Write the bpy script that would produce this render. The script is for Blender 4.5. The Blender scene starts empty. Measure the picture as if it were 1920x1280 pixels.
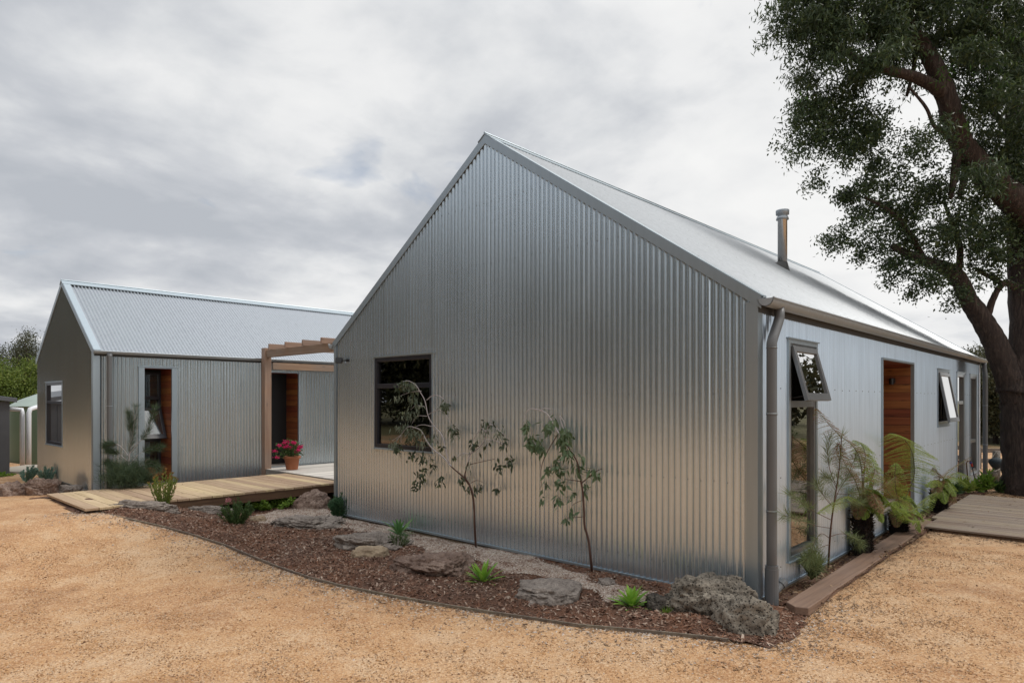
import bpy, math, random
import numpy as np
from mathutils import Vector, noise as mn
from math import sin, cos, pi, radians, sqrt
random.seed(7); rng = np.random.default_rng(7)
SC = bpy.context.scene; COL = SC.collection

# ---------------------------------------------------------------- frame: x along the long walls, y along the gables
CAM = np.array([-6.122, -2.547, 1.9]); FW = np.array([.7313, .682, 0]); RT = np.array([.682, -.7313, 0])
FPX = 1233.0; HY = 750.0
def ray(px, py):
    return FW + RT * ((px - 960) / FPX) + np.array([0, 0, -(py - HY) / FPX])
def at(px, py, Y): return CAM + ray(px, py) * Y
def onx(px, py, s):
    d = ray(px, py); return CAM + d * ((s - CAM[0]) / d[0])
def ony(px, py, t):
    d = ray(px, py); return CAM + d * ((t - CAM[1]) / d[1])
def sm(x):
    x = np.clip(x, 0, 1); return x * x * (3 - 2 * x)
def zt(s, t):
    s = np.asarray(s, float); t = np.asarray(t, float)
    z = -.07 - .009 * np.clip(t, -2, 7)
    z = z + .36 * sm((t - 5.5) / 3.2) * sm((-s - .6) / 2.4) * (1 - .45 * sm((t - 10.8) / 1.3))
    z = z + .06 * sm(-t / .6) * sm((s + .5) / 1.5)
    z = z + .012 * np.sin(s * 1.3 + 1) * np.sin(t * 1.1) + .006 * np.sin(s * 3.1 + t * 2.3)
    return z
def gp(px, py):
    d = ray(px, py); k = 1.0
    for _ in range(40):
        p = CAM + d * k
        k = (float(zt(p[0], p[1])) - CAM[2]) / d[2]
    p = CAM + d * k
    p[2] = float(zt(p[0], p[1])); return p

# ---------------------------------------------------------------- mesh helpers
class MB:
    def __init__(s): s.V = []; s.F = []; s.n = 0; s.M = []
    def add(s, v, f, m=0):
        v = np.asarray(v, float).reshape(-1, 3); s.V.append(v)
        n = s.n
        for q in f: s.F.append(tuple(i + n for i in q)); s.M.append(m)
        s.n += len(v)
    def quads(s, v, m=0):                       # v: (N,4,3)
        v = np.asarray(v, float); N = len(v)
        idx = (np.arange(N * 4).reshape(N, 4) + s.n)
        s.V.append(v.reshape(-1, 3)); s.F.extend(map(tuple, idx.tolist())); s.M.extend([m] * N); s.n += 4 * N
    def box(s, a, b, m=0):
        x0, y0, z0 = a; x1, y1, z1 = b
        v = [(x0,y0,z0),(x1,y0,z0),(x1,y1,z0),(x0,y1,z0),(x0,y0,z1),(x1,y0,z1),(x1,y1,z1),(x0,y1,z1)]
        s.add(v, [(0,3,2,1),(4,5,6,7),(0,1,5,4),(1,2,6,5),(2,3,7,6),(3,0,4,7)], m)
    def obox(s, pts8, m=0): s.add(pts8, [(0,3,2,1),(4,5,6,7),(0,1,5,4),(1,2,6,5),(2,3,7,6),(3,0,4,7)], m)
    def prism(s, prof, a, b, m=0, closed=True, caps=True):
        """prof: list of 3D offsets; swept from a to b"""
        P = np.asarray(prof, float); n = len(P); a = np.asarray(a, float); b = np.asarray(b, float)
        f = [(i, (i+1) % n, (i+1) % n + n, i + n) for i in range(n if closed else n - 1)]
        if caps and closed: f += [tuple(range(n))[::-1], tuple(range(n, 2*n))]
        s.add(np.vstack([P + a, P + b]), f, m)
    def tube(s, pts, rad, k=8, m=0, caps=True, wob=0):
        pts = np.asarray(pts, float); n = len(pts)
        rad = np.full(n, rad, float) if np.isscalar(rad) else np.asarray(rad, float)
        tan = np.gradient(pts, axis=0); tan /= np.linalg.norm(tan, axis=1)[:, None] + 1e-9
        up = np.array([0, 0, 1.]) if abs(tan[0][2]) < .9 else np.array([1., 0, 0])
        rings = []
        u = np.cross(tan[0], up); u /= np.linalg.norm(u)
        ang = np.arange(k) * 2 * pi / k
        for i in range(n):
            u = u - tan[i] * u.dot(tan[i]); u /= np.linalg.norm(u) + 1e-9; w = np.cross(tan[i], u)
            r = rad[i] * (1 + (wob * (rng.random(k) - .5) if wob else 0))
            r = np.broadcast_to(r, (k,))
            rings.append(pts[i] + (np.cos(ang) * r)[:, None] * u + (np.sin(ang) * r)[:, None] * w)
        f = []
        for i in range(n - 1):
            for j in range(k):
                a = i * k + j; b = i * k + (j + 1) % k
                f.append((a, b, b + k, a + k))
        if caps: f += [tuple(range(k))[::-1], tuple(range((n-1)*k, n*k))]
        s.add(np.vstack(rings), f, m)
    def lathe(s, c, prof, k=24, m=0):
        """prof: (r, z) list"""
        c = np.asarray(c, float); n = len(prof); v = []
        for r, z in prof:
            for j in range(k):
                a = 2*pi*j/k; v.append((c[0] + r*cos(a), c[1] + r*sin(a), c[2] + z))
        f = [(i*k+j, i*k+(j+1) % k, (i+1)*k+(j+1) % k, (i+1)*k+j) for i in range(n-1) for j in range(k)]
        s.add(v, f, m)
    def build(s, name, mats, parent=None, smooth=False, bevel=0, merge=False, loc=None):
        me = bpy.data.meshes.new(name)
        V = np.vstack(s.V) if s.V else np.zeros((0, 3))
        if loc is not None: V = V - np.asarray(loc, float)
        if parent is not None and loc is None: V = V - np.array(parent.get('_o', (0, 0, 0)))
        nl = [len(f) for f in s.F]
        me.vertices.add(len(V)); me.vertices.foreach_set('co', V.ravel())
        me.loops.add(sum(nl)); me.loops.foreach_set('vertex_index', np.concatenate([np.asarray(f) for f in s.F]) if max(nl) != min(nl) else np.asarray(s.F).ravel())
        me.polygons.add(len(nl)); me.polygons.foreach_set('loop_start', np.concatenate([[0], np.cumsum(nl)[:-1]]))
        me.polygons.foreach_set('material_index', s.M)
        me.update(calc_edges=True); me.validate()
        for m in (mats if isinstance(mats, (list, tuple)) else [mats]): me.materials.append(m)
        o = bpy.data.objects.new(name, me); COL.objects.link(o)
        if merge:
            import bmesh
            bm = bmesh.new(); bm.from_mesh(me); bmesh.ops.remove_doubles(bm, verts=bm.verts, dist=1e-5); bm.to_mesh(me); bm.free()
        me.polygons.foreach_set('use_smooth', [bool(smooth)] * len(me.polygons)); me.update()
        if bevel:
            b = o.modifiers.new('bevel', 'BEVEL'); b.width = bevel; b.segments = 2; b.limit_method = 'ANGLE'
        if parent is not None: o.parent = parent
        elif loc is not None: o.location = loc
        return o
def empty(name, loc, label, cat, group=None):
    o = bpy.data.objects.new(name, None); COL.objects.link(o); o.location = loc; o['_o'] = tuple(float(v) for v in loc)
    o.empty_display_size = .2
    tag(o, label, cat, group); return o
def tag(o, label=None, cat=None, group=None, kind=None):
    if label: o['label'] = label
    if cat: o['category'] = cat
    if group: o['group'] = group
    if kind: o['kind'] = kind
    return o
class Pl:
    """a wall plane: p(u, z, n) with n outward"""
    def __init__(s, kind, c): s.k = kind; s.c = c
    def p(s, u, z, n): return (u, s.c - n, z) if s.k == 'y' else (s.c - n, u, z)
def pbox(mb, pl, u0, u1, z0, z1, n0, n1, m=0):
    a = pl.p(u0, z0, n0); b = pl.p(u1, z1, n1)
    mb.box([min(x, y) for x, y in zip(a, b)], [max(x, y) for x, y in zip(a, b)], m)
def ring(mb, pl, u0, u1, z0, z1, w, n0, n1, m=0):
    ws = w if isinstance(w, tuple) else (w, w, w, w)   # left,right,bottom,top
    pbox(mb, pl, u0, u0+ws[0], z0, z1, n0, n1, m); pbox(mb, pl, u1-ws[1], u1, z0, z1, n0, n1, m)
    pbox(mb, pl, u0+ws[0], u1-ws[1], z0, z0+ws[2], n0, n1, m); pbox(mb, pl, u0+ws[0], u1-ws[1], z1-ws[3], z1, n0, n1, m)

# ---------------------------------------------------------------- materials
def mat(name):
    m = bpy.data.materials.new(name); m.use_nodes = True; nt = m.node_tree
    return m, nt, nt.nodes['Principled BSDF']
def N(nt, typ, **kw):
    n = nt.nodes.new(typ)
    for k, v in kw.items():
        if k in n.inputs: n.inputs[k].default_value = v
        else: setattr(n, k, v)
    return n
def L(nt, a, b): nt.links.new(a, b)
def ramp(nt, fac, stops, interp='LINEAR'):
    r = nt.nodes.new('ShaderNodeValToRGB'); cr = r.color_ramp; cr.interpolation = interp
    while len(cr.elements) < len(stops): cr.elements.new(.5)
    for e, (p, c) in zip(cr.elements, stops): e.position = p; e.color = (*c, 1) if len(c) == 3 else c
    L(nt, fac, r.inputs['Fac']); return r
def coords(nt, scale=(1, 1, 1), rot=(0, 0, 0), kind='Object'):
    g = N(nt, 'ShaderNodeNewGeometry') if kind == 'World' else N(nt, 'ShaderNodeTexCoord')
    mp = N(nt, 'ShaderNodeMapping'); mp.inputs['Scale'].default_value = scale; mp.inputs['Rotation'].default_value = rot
    L(nt, g.outputs['Position' if kind == 'World' else kind], mp.inputs['Vector']); return mp.outputs['Vector']
def noise(nt, vec, scale, detail=4, rough=.55, dist=0):
    n = N(nt, 'ShaderNodeTexNoise', Scale=scale, Detail=detail, Roughness=rough, Distortion=dist); L(nt, vec, n.inputs['Vector']); return n.outputs['Fac']
def mixc(nt, fac, a, b, mode='MIX'):
    m = nt.nodes.new('ShaderNodeMix'); m.data_type = 'RGBA'; m.blend_type = mode
    for i, x in ((0, fac), (6, a), (7, b)):
        if hasattr(x, 'links'): L(nt, x, m.inputs[i])
        else: m.inputs[i].default_value = x if i == 0 else (*x, 1)
    return m.outputs[2]
def bump(nt, b, h, strength=.3, dist=.01, prev=None):
    n = N(nt, 'ShaderNodeBump', Strength=strength, Distance=dist); L(nt, h, n.inputs['Height'])
    if prev: L(nt, prev, n.inputs['Normal'])
    if b: L(nt, n.outputs['Normal'], b.inputs['Normal'])
    return n.outputs['Normal']
def mth(nt, op, a, b=None, clamp=False):
    m = nt.nodes.new('ShaderNodeMath'); m.operation = op; m.use_clamp = clamp
    for i, x in enumerate((a, b)):
        if x is None: continue
        if hasattr(x, 'links'): L(nt, x, m.inputs[i])
        else: m.inputs[i].default_value = x
    return m.outputs[0]

def metal(name, col, r0, r1, streak=.25, spangle=.12, dent=.5, metallic=1.0):
    m, nt, b = mat(name)
    w = coords(nt, kind='World')
    vor = N(nt, 'ShaderNodeTexVoronoi', Scale=70.0); L(nt, w, vor.inputs['Vector'])
    sp = N(nt, 'ShaderNodeSeparateColor'); L(nt, vor.outputs['Color'], sp.inputs[0])
    st = noise(nt, coords(nt, (9, 9, .35), kind='World'), 2.0, 5, .6)
    big = noise(nt, w, .9, 3)
    c1 = mixc(nt, mth(nt, 'MULTIPLY', sp.outputs[0], spangle), col, tuple(c * .55 for c in col))
    c2 = mixc(nt, mth(nt, 'MULTIPLY', ramp(nt, st, [(.42, (0,0,0)), (.7, (1,1,1))]).outputs[0], streak), c1, tuple(c * .68 for c in col))
    L(nt, c2, b.inputs['Base Color']); b.inputs['Metallic'].default_value = metallic
    rr = mth(nt, 'ADD', mth(nt, 'MULTIPLY', sp.outputs[1], (r1 - r0) * .0), mth(nt, 'MULTIPLY', big, (r1 - r0) * .8)); rr = mth(nt, 'ADD', rr, r0 + .05 * (r1 - r0))
    L(nt, rr, b.inputs['Roughness'])
    d1 = noise(nt, coords(nt, (1, 1, .35), kind='World'), 3.2, 2)
    bump(nt, b, d1, dent * .15, .006)
    return m
M = {}
M['wall'] = metal('corrugated_zinc', (.62, .71, .78), .20, .31, .28, .0, .5, .86)
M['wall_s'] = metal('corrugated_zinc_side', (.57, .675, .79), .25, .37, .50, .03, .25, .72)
M['wall_b'] = metal('corrugated_zinc_far', (.60, .665, .70), .23, .28, .38, .0, .1, .9)
M['roof'] = metal('roof_zinc', (.47, .50, .535), .26, .36, .40, .04, .3, .95)
M['roof_a'] = metal('roof_zinc_near', (.41, .43, .45), .42, .54, .45, .04, .2, .6)
M['flash'] = metal('flashing_zinc', (.42, .49, .54), .34, .46, .15, .04, .3, .8)
M['gutter'] = metal('gutter_zinc', (.38, .425, .465), .35, .5, .25, .04, .2, .45)
M['steel'] = metal('flue_steel', (.55, .55, .55), .16, .25, .25, .05, .1)

def paint(name, col, rough=.5, metallic=0, var=.15, bs=.05, coat=0):
    m, nt, b = mat(name); w = coords(nt, kind='World'); n = noise(nt, w, 3, 6)
    L(nt, mixc(nt, n, tuple(c * (1 - var) for c in col), tuple(min(1, c * (1 + var)) for c in col)), b.inputs['Base Color'])
    b.inputs['Roughness'].default_value = rough; b.inputs['Metallic'].default_value = metallic; b.inputs['Coat Weight'].default_value = coat
    bump(nt, b, noise(nt, w, 90, 3), bs, .002); return m
M['pvc'] = paint('grey_pvc', (.12, .125, .13), .38, .0)
M['frame'] = paint('charcoal_frame', (.02, .02, .027), .35, 0)
M['frame_s'] = paint('grey_frame', (.20, .205, .21), .28, .6)
M['black'] = paint('black_plastic', (.012, .012, .013), .45)
M['white'] = paint('white_pvc', (.72, .74, .78), .4)
M['rubber'] = paint('flashing_rubber', (.05, .05, .05), .6)
M['inner'] = paint('plaster', (.45, .45, .43), .9)
M['dark'] = paint('dark_interior', (.03, .028, .026), .9)
M['curtain'] = paint('curtain_linen', (.55, .57, .60), .9)
M['tank'] = paint('green_tank', (.115, .17, .115), .45)
M['tanktop'] = paint('tank_roof', (.30, .37, .33), .4)
M['shed'] = paint('shed_grey', (.075, .08, .09), .6, 0, .25)
M['shedroof'] = paint('shed_roof', (.10, .11, .125), .45)
M['conc'] = paint('concrete', (.42, .38, .32), .9)
M['terra'] = paint('terracotta', (.33, .115, .05), .75, 0, .25)
M['soil'] = paint('soil', (.04, .025, .015), 1)
M['hose'] = paint('hose', (.05, .05, .06), .5)
M['red'] = paint('red_plastic', (.5, .04, .02), .4)
M['blue'] = paint('blue_plastic', (.04, .05, .25), .4)
M['copper'] = paint('aged_copper', (.09, .045, .03), .5, .5)
M['bag'] = paint('bag_cloth', (.035, .05, .06), .8)
M['string'] = paint('string', (.55, .52, .45), .9)

def wood(name, c0, c1, axis='x', scale=1.0, rough=.65, seam=0, seamaxis='z', knots=True, weather=0, off=0):
    """grain along axis; random tint per loose board"""
    m, nt, b = mat(name)
    sc = {'x': (.7, 14, 14), 'y': (14, .7, 14), 'z': (14, 14, .7)}[axis]
    v = coords(nt, sc, kind='World'); g = noise(nt, v, 1.6 * scale, 6, .6, .6)
    geo = N(nt, 'ShaderNodeNewGeometry'); rnd = geo.outputs['Random Per Island']
    if seam:
        sx = N(nt, 'ShaderNodeSeparateXYZ'); L(nt, coords(nt, kind='World'), sx.inputs[0])
        q = mth(nt, 'DIVIDE', mth(nt, 'ADD', sx.outputs['XYZ'.index(seamaxis.upper())], off), seam)
        wn = N(nt, 'ShaderNodeTexWhiteNoise', noise_dimensions='1D'); L(nt, mth(nt, 'FLOOR', q), wn.inputs['W']); rnd = wn.outputs['Value']
    c = mixc(nt, ramp(nt, g, [(.3, (0,0,0)), (.7, (1,1,1))]).outputs[0], c0, c1)
    t = mth(nt, 'ADD', mth(nt, 'MULTIPLY', rnd, .5), .72)
    hs = N(nt, 'ShaderNodeHueSaturation'); L(nt, c, hs.inputs['Color']); L(nt, t, hs.inputs['Value'])
    L(nt, mth(nt, 'ADD', mth(nt, 'MULTIPLY', rnd, .03), .485), hs.inputs['Hue'])
    c = hs.outputs[0]
    if knots:
        kv = N(nt, 'ShaderNodeTexVoronoi', Scale=1.0, Randomness=1.0)
        L(nt, coords(nt, {'x': (2.2, 9, 9), 'y': (9, 2.2, 9), 'z': (9, 9, 2.2)}[axis], kind='World'), kv.inputs['Vector'])
        c = mixc(nt, ramp(nt, kv.outputs['Distance'], [(.0, (.9,.9,.9)), (.16, (0,0,0))]).outputs[0], c, tuple(x * .22 for x in c0))
    if weather:
        wv = noise(nt, coords(nt, kind='World'), 1.7, 6); c = mixc(nt, mth(nt, 'MULTIPLY', ramp(nt, wv, [(.35, (0,0,0)), (.65, (1,1,1))]).outputs[0], weather), c, (.24, .22, .20))
    if seam:
        fr = mth(nt, 'FRACT', q); ln = mth(nt, 'LESS_THAN', fr, .055)
        c = mixc(nt, ln, c, tuple(x * .18 for x in c0)); bump(nt, b, mth(nt, 'ADD', mth(nt, 'MULTIPLY', ln, -1), mth(nt, 'MULTIPLY', g, .15)), .8, .006)
    else: bump(nt, b, g, .35, .004)
    L(nt, c, b.inputs['Base Color']); b.inputs['Roughness'].default_value = rough; return m
M['cedar_y'] = wood('cedar_lining', (.17, .052, .018), (.34, .115, .042), 'y', seam=.135)
M['cedar_x'] = wood('cedar_lining_back', (.17, .052, .018), (.34, .115, .042), 'x', seam=.135)
M['board'] = wood('boardwalk_boards', (.34, .235, .135), (.52, .385, .25), 'y', knots=False, rough=.7)
M['joist'] = wood('boardwalk_joists', (.07, .035, .018), (.14, .075, .04), 'x', knots=False)
M['deckw'] = wood('pale_deck_boards', (.50, .46, .41), (.66, .62, .57), 'x', knots=False, rough=.8)
M['deckface'] = wood('grey_fascia', (.20, .18, .16), (.30, .27, .24), 'y', knots=False)
M['deckr'] = wood('weathered_deck', (.16, .115, .08), (.29, .22, .16), 'y', knots=False, weather=.25)
M['sleeper'] = wood('brown_sleeper', (.17, .10, .062), (.29, .185, .12), 'x', knots=False, weather=.1)
M['perg_z'] = wood('pergola_post_timber', (.27, .16, .10), (.42, .28, .19), 'z', weather=.35)
M['perg_y'] = wood('pergola_beam_timber', (.19, .12, .065), (.34, .225, .135), 'y', weather=.45)
M['perg_x'] = wood('pergola_rafter_timber', (.25, .15, .095), (.39, .26, .18), 'x', weather=.45)
M['fencew'] = wood('fence_timber', (.13, .11, .09), (.22, .19, .16), 'x', knots=False)
M['base'] = wood('base_timber', (.16, .11, .075), (.27, .20, .14), 'y', knots=False)
M['edging'] = wood('edging_timber', (.12, .095, .07), (.24, .2, .155), 'x', knots=False)

def glass():
    m, nt, b = mat('window_glass'); nt.nodes.remove(b); out = nt.nodes['Material Output']
    tr = N(nt, 'ShaderNodeBsdfTransparent'); tr.inputs[0].default_value = (.72, .76, .75, 1)
    gl = N(nt, 'ShaderNodeBsdfGlossy', Roughness=.0); fr = N(nt, 'ShaderNodeFresnel', IOR=1.52)
    f = mth(nt, 'MULTIPLY', fr.outputs[0], 3.0, True); mx = N(nt, 'ShaderNodeMixShader')
    L(nt, f, mx.inputs[0]); L(nt, tr.outputs[0], mx.inputs[1]); L(nt, gl.outputs[0], mx.inputs[2]); L(nt, mx.outputs[0], out.inputs[0])
    n1 = noise(nt, coords(nt, kind='World'), 1.2, 1); bn = bump(nt, None, n1, .02, .004); L(nt, bn, gl.inputs['Normal']); return m
M['glass'] = glass()

def leaf(name, cols, rough=.5, trans=.25, spec=.3):
    m, nt, b = mat(name); geo = N(nt, 'ShaderNodeNewGeometry')
    r = ramp(nt, geo.outputs['Random Per Island'], [(i / max(1, len(cols) - 1), c) for i, c in enumerate(cols)])
    L(nt, r.outputs[0], b.inputs['Base Color']); b.inputs['Roughness'].default_value = rough; b.inputs['Specular IOR Level'].default_value = spec
    tl = N(nt, 'ShaderNodeBsdfTranslucent'); L(nt, r.outputs[0], tl.inputs[0]); mx = N(nt, 'ShaderNodeMixShader'); mx.inputs[0].default_value = trans
    L(nt, b.outputs[0], mx.inputs[1]); L(nt, tl.outputs[0], mx.inputs[2]); L(nt, mx.outputs[0], nt.nodes['Material Output'].inputs[0]); return m
M['euc'] = leaf('gum_leaves', [(.028,.045,.022), (.052,.078,.034), (.038,.065,.028), (.080,.105,.052), (.065,.10,.035), (.12,.16,.055)], .4, .28)
M['euc_new'] = leaf('gum_new_leaves', [(.10,.20,.03), (.07,.16,.03)], .45, .4)
M['sapl'] = leaf('sapling_dark_leaves', [(.05,.07,.04), (.08,.10,.055), (.035,.05,.03), (.12,.14,.06)], .5, .2)
M['sapr'] = leaf('sapling_pale_leaves', [(.13,.19,.10), (.18,.25,.14), (.09,.14,.06), (.22,.28,.17)], .5, .3)
M['sapn'] = leaf('sapling_grey_leaves', [(.17,.21,.15), (.24,.28,.20), (.12,.15,.10), (.28,.30,.22)], .5, .25)
M['bg'] = leaf('background_leaves', [(.085,.13,.022), (.15,.20,.03), (.055,.09,.018), (.22,.24,.045)], .6, .25)
M['bg2'] = leaf('scrub_leaves', [(.045,.050,.025), (.085,.088,.04), (.03,.036,.02), (.12,.11,.05)], .6, .2)
M['agave'] = leaf('agave_leaves', [(.18,.36,.035), (.26,.45,.06), (.13,.28,.04)], .4, .3)
M['agave2'] = leaf('blue_agave_leaves', [(.10,.22,.09), (.14,.28,.10), (.17,.33,.07)], .4, .25)
M['yel'] = leaf('yellow_green_leaves', [(.22,.26,.05), (.15,.21,.05), (.28,.30,.08)], .5, .3)
M['tips'] = leaf('rust_tips', [(.30,.13,.06), (.36,.24,.06)], .6, .3)
M['shrub'] = leaf('shrub_leaves', [(.06,.12,.04), (.10,.16,.05), (.045,.085,.03)], .5, .2)
M['shrub_r'] = leaf('reddish_leaves', [(.16,.08,.035), (.07,.10,.035), (.10,.12,.04)], .5, .2)
M['lime'] = leaf('lime_leaves', [(.16,.28,.035), (.22,.34,.05), (.11,.20,.03)], .5, .35)
M['blue'+'leaf'] = leaf('blue_green_leaves', [(.05,.115,.055), (.08,.16,.075), (.035,.08,.04)], .5, .2)
M['succ'] = leaf('blue_succulent_leaves', [(.15,.25,.20), (.22,.33,.26), (.10,.18,.15)], .5, .15)
M['needle'] = leaf('needle_leaves', [(.045,.075,.04), (.07,.105,.05), (.03,.055,.03), (.10,.13,.06)], .6, .2)
M['needle2'] = leaf('wispy_leaves', [(.14,.18,.07), (.20,.23,.10), (.09,.13,.045)], .6, .3)
M['fern'] = leaf('fern_green', [(.20,.29,.05), (.31,.37,.08), (.14,.22,.035)], .5, .4)
M['fern_d'] = leaf('fern_dying', [(.22,.09,.05), (.28,.15,.09), (.17,.20,.05), (.15,.06,.04)], .7, .3)
M['pink'] = leaf('pink_petals', [(.62,.02,.13), (.75,.05,.22), (.5,.01,.09)], .6, .3)
M['palepink'] = leaf('pale_pink_petals', [(.55,.22,.25), (.65,.32,.33)], .6, .3)
M['chips'] = leaf('bark_chips', [(.085,.036,.022), (.17,.082,.052), (.23,.135,.095), (.10,.048,.03), (.34,.25,.19), (.17,.085,.052), (.46,.37,.30)], .9, 0)
M['needles_red'] = leaf('dry_needles', [(.27,.12,.065), (.35,.17,.095), (.18,.075,.042)], .9, 0)
M['pebw'] = leaf('pale_pebbles', [(.42,.33,.27), (.52,.44,.37), (.24,.17,.13), (.60,.54,.48), (.34,.24,.18)], .85, 0)
M['pebo'] = leaf('orange_gravel', [(.45,.25,.115), (.54,.335,.165), (.33,.17,.078), (.60,.45,.31), (.16,.085,.045), (.47,.27,.125)], .85, 0)
M['litter'] = leaf('leaf_litter', [(.16,.09,.05), (.24,.145,.08), (.09,.055,.035), (.36,.25,.16)], .9, 0)

def bark(name, c0, c1, c2, sc=1):
    m, nt, b = mat(name); v = coords(nt, (6, 6, .9), kind='World'); n = noise(nt, v, 2.2 * sc, 8, .65, .8); n2 = noise(nt, coords(nt, kind='World'), 1.1, 4)
    c = ramp(nt, n, [(.32, c0), (.52, c1), (.72, c2)]).outputs[0]
    c = mixc(nt, mth(nt, 'MULTIPLY', n2, .5), c, c0)
    L(nt, c, b.inputs['Base Color']); b.inputs['Roughness'].default_value = .9; bump(nt, b, n, 1.0, .10 / sc); return m
M['bark'] = bark('gum_bark', (.022, .016, .014), (.068, .047, .039), (.15, .11, .09), 1.6)
M['bark_red'] = bark('red_branch_bark', (.026, .018, .015), (.08, .05, .039), (.19, .145, .12), 2.0)
M['twig'] = paint('brown_twig', (.09, .045, .032), .8, 0, .4)
M['twigp'] = paint('pale_twig', (.42, .38, .38), .7, 0, .2)
M['stemg'] = paint('green_stem', (.10, .10, .035), .7, 0, .3)
M['fernbark'] = bark('fern_trunk_fibre', (.006, .004, .003), (.025, .014, .010), (.06, .035, .022), 5)

def rockm(name, c0, c1, c2, pit=1.0):
    m, nt, b = mat(name); w = coords(nt, kind='World')
    n1 = noise(nt, w, 3.0, 8, .6); n2 = noise(nt, w, 26, 6, .7)
    vo = N(nt, 'ShaderNodeTexVoronoi', Scale=42.0); L(nt, w, vo.inputs['Vector'])
    pits = ramp(nt, vo.outputs['Distance'], [(.12, (0,0,0)), (.42, (1,1,1))]).outputs[0]
    c = ramp(nt, mth(nt, 'ADD', mth(nt, 'MULTIPLY', n1, .5), mth(nt, 'MULTIPLY', n2, .5)), [(.36, c0), (.5, c1), (.64, c2)]).outputs[0]
    c = mixc(nt, mth(nt, 'MULTIPLY', mth(nt, 'SUBTRACT', 1, pits), .85 * pit), c, tuple(x * .3 for x in c0))
    L(nt, c, b.inputs['Base Color']); b.inputs['Roughness'].default_value = .95
    nn = bump(nt, None, n2, .7, .007); bump(nt, b, pits, .9 * pit, .014, nn); return m
M['lava'] = rockm('lava_rock', (.06, .05, .04), (.17, .145, .115), (.33, .29, .235), 1.0)
M['greyrock'] = rockm('grey_slab_rock', (.11, .088, .074), (.22, .185, .16), (.36, .31, .27), .5)
M['tanrock'] = rockm('tan_rock', (.17, .12, .08), (.30, .225, .15), (.42, .33, .23), .15)
M['redrock'] = rockm('red_brown_rock', (.10, .062, .047), (.20, .135, .105), (.36, .275, .225), .5)
M['darkrock'] = rockm('dark_rock', (.02, .017, .014), (.05, .042, .034), (.10, .085, .07), .8)

# ground materials
def ground_mat():
    m, nt, b = mat('orange_gravel_ground'); w = coords(nt, kind='World')
    big = noise(nt, w, .55, 4, .6, .4); mid = noise(nt, w, 2.6, 5, .65, .3); fine = noise(nt, w, 55, 4, .7)
    vo = N(nt, 'ShaderNodeTexVoronoi', Scale=75.0); L(nt, w, vo.inputs['Vector']); sp = N(nt, 'ShaderNodeSeparateColor'); L(nt, vo.outputs['Color'], sp.inputs[0])
    c = ramp(nt, mth(nt, 'ADD', mth(nt, 'MULTIPLY', big, .65), mth(nt, 'MULTIPLY', mid, .35)), [(.38, (.23, .105, .045)), (.45, (.38, .19, .083)), (.51, (.49, .28, .135)), (.60, (.55, .365, .215))]).outputs[0]
    c = mixc(nt, .55, c, ramp(nt, sp.outputs[0], [(0, (.18,.085,.042)), (.25, (.38,.205,.095)), (.7, (.50,.305,.155)), (1, (.65,.49,.33))]).outputs[0])
    sc = ramp(nt, noise(nt, w, 38, 3, .8), [(.64, (0,0,0)), (.70, (1,1,1))]).outputs[0]
    pat = ramp(nt, noise(nt, w, 1.3, 5, .7), [(.42, (0,0,0)), (.62, (1,1,1))]).outputs[0]
    c = mixc(nt, mth(nt, 'MULTIPLY', mth(nt, 'MULTIPLY', sc, pat), .7), c, (.16, .09, .045))
    c = mixc(nt, mth(nt, 'MULTIPLY', ramp(nt, mid, [(.5, (0,0,0)), (.75, (1,1,1))]).outputs[0], .35), c, (.60, .46, .32))
    ln = N(nt, 'ShaderNodeVectorMath', operation='LENGTH'); L(nt, coords(nt, kind='World'), ln.inputs[0])
    gr = ramp(nt, mth(nt, 'ADD', mth(nt, 'DIVIDE', ln.outputs['Value'], 60), mth(nt, 'MULTIPLY', mth(nt, 'SUBTRACT', big, .5), .25)), [(.42, (0,0,0)), (.50, (1,1,1))]).outputs[0]
    c = mixc(nt, gr, c, mixc(nt, mid, (.05, .055, .02), (.19, .16, .07)))
    L(nt, c, b.inputs['Base Color']); b.inputs['Roughness'].default_value = .95
    nn = bump(nt, None, fine, .5, .012); bump(nt, b, vo.outputs['Distance'], .6, .008, nn); return m
def mulch_mat():
    m, nt, b = mat('mulch'); w = coords(nt, kind='World'); v2 = coords(nt, (1, 2.6, 1), (0, 0, .6), kind='World')
    f = noise(nt, v2, 34, 5, .75, 1.2); g = noise(nt, w, 1.8, 5, .6)
    c = ramp(nt, f, [(.3, (.045,.022,.015)), (.46, (.12,.06,.04)), (.6, (.21,.115,.075)), (.75, (.38,.27,.20))]).outputs[0]
    c = mixc(nt, ramp(nt, g, [(.45, (0,0,0)), (.62, (.75,.75,.75))]).outputs[0], c, mixc(nt, f, (.12,.046,.023), (.27,.12,.062)))
    L(nt, c, b.inputs['Base Color']); b.inputs['Roughness'].default_value = 1; bump(nt, b, f, 1.0, .03); return m
def pale_mat():
    m, nt, b = mat('pale_gravel'); w = coords(nt, kind='World'); vo = N(nt, 'ShaderNodeTexVoronoi', Scale=60.0); L(nt, w, vo.inputs['Vector'])
    sp = N(nt, 'ShaderNodeSeparateColor'); L(nt, vo.outputs['Color'], sp.inputs[0]); g = noise(nt, w, 3.5, 6, .7)
    c = ramp(nt, sp.outputs[0], [(0, (.18,.12,.09)), (.3, (.34,.26,.21)), (.7, (.46,.38,.32)), (1, (.62,.56,.50))]).outputs[0]
    c = mixc(nt, ramp(nt, g, [(.44, (0,0,0)), (.60, (.9,.9,.9))]).outputs[0], c, (.15,.075,.047))
    L(nt, c, b.inputs['Base Color']); b.inputs['Roughness'].default_value = .95; bump(nt, b, vo.outputs['Distance'], .8, .014); return m
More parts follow.
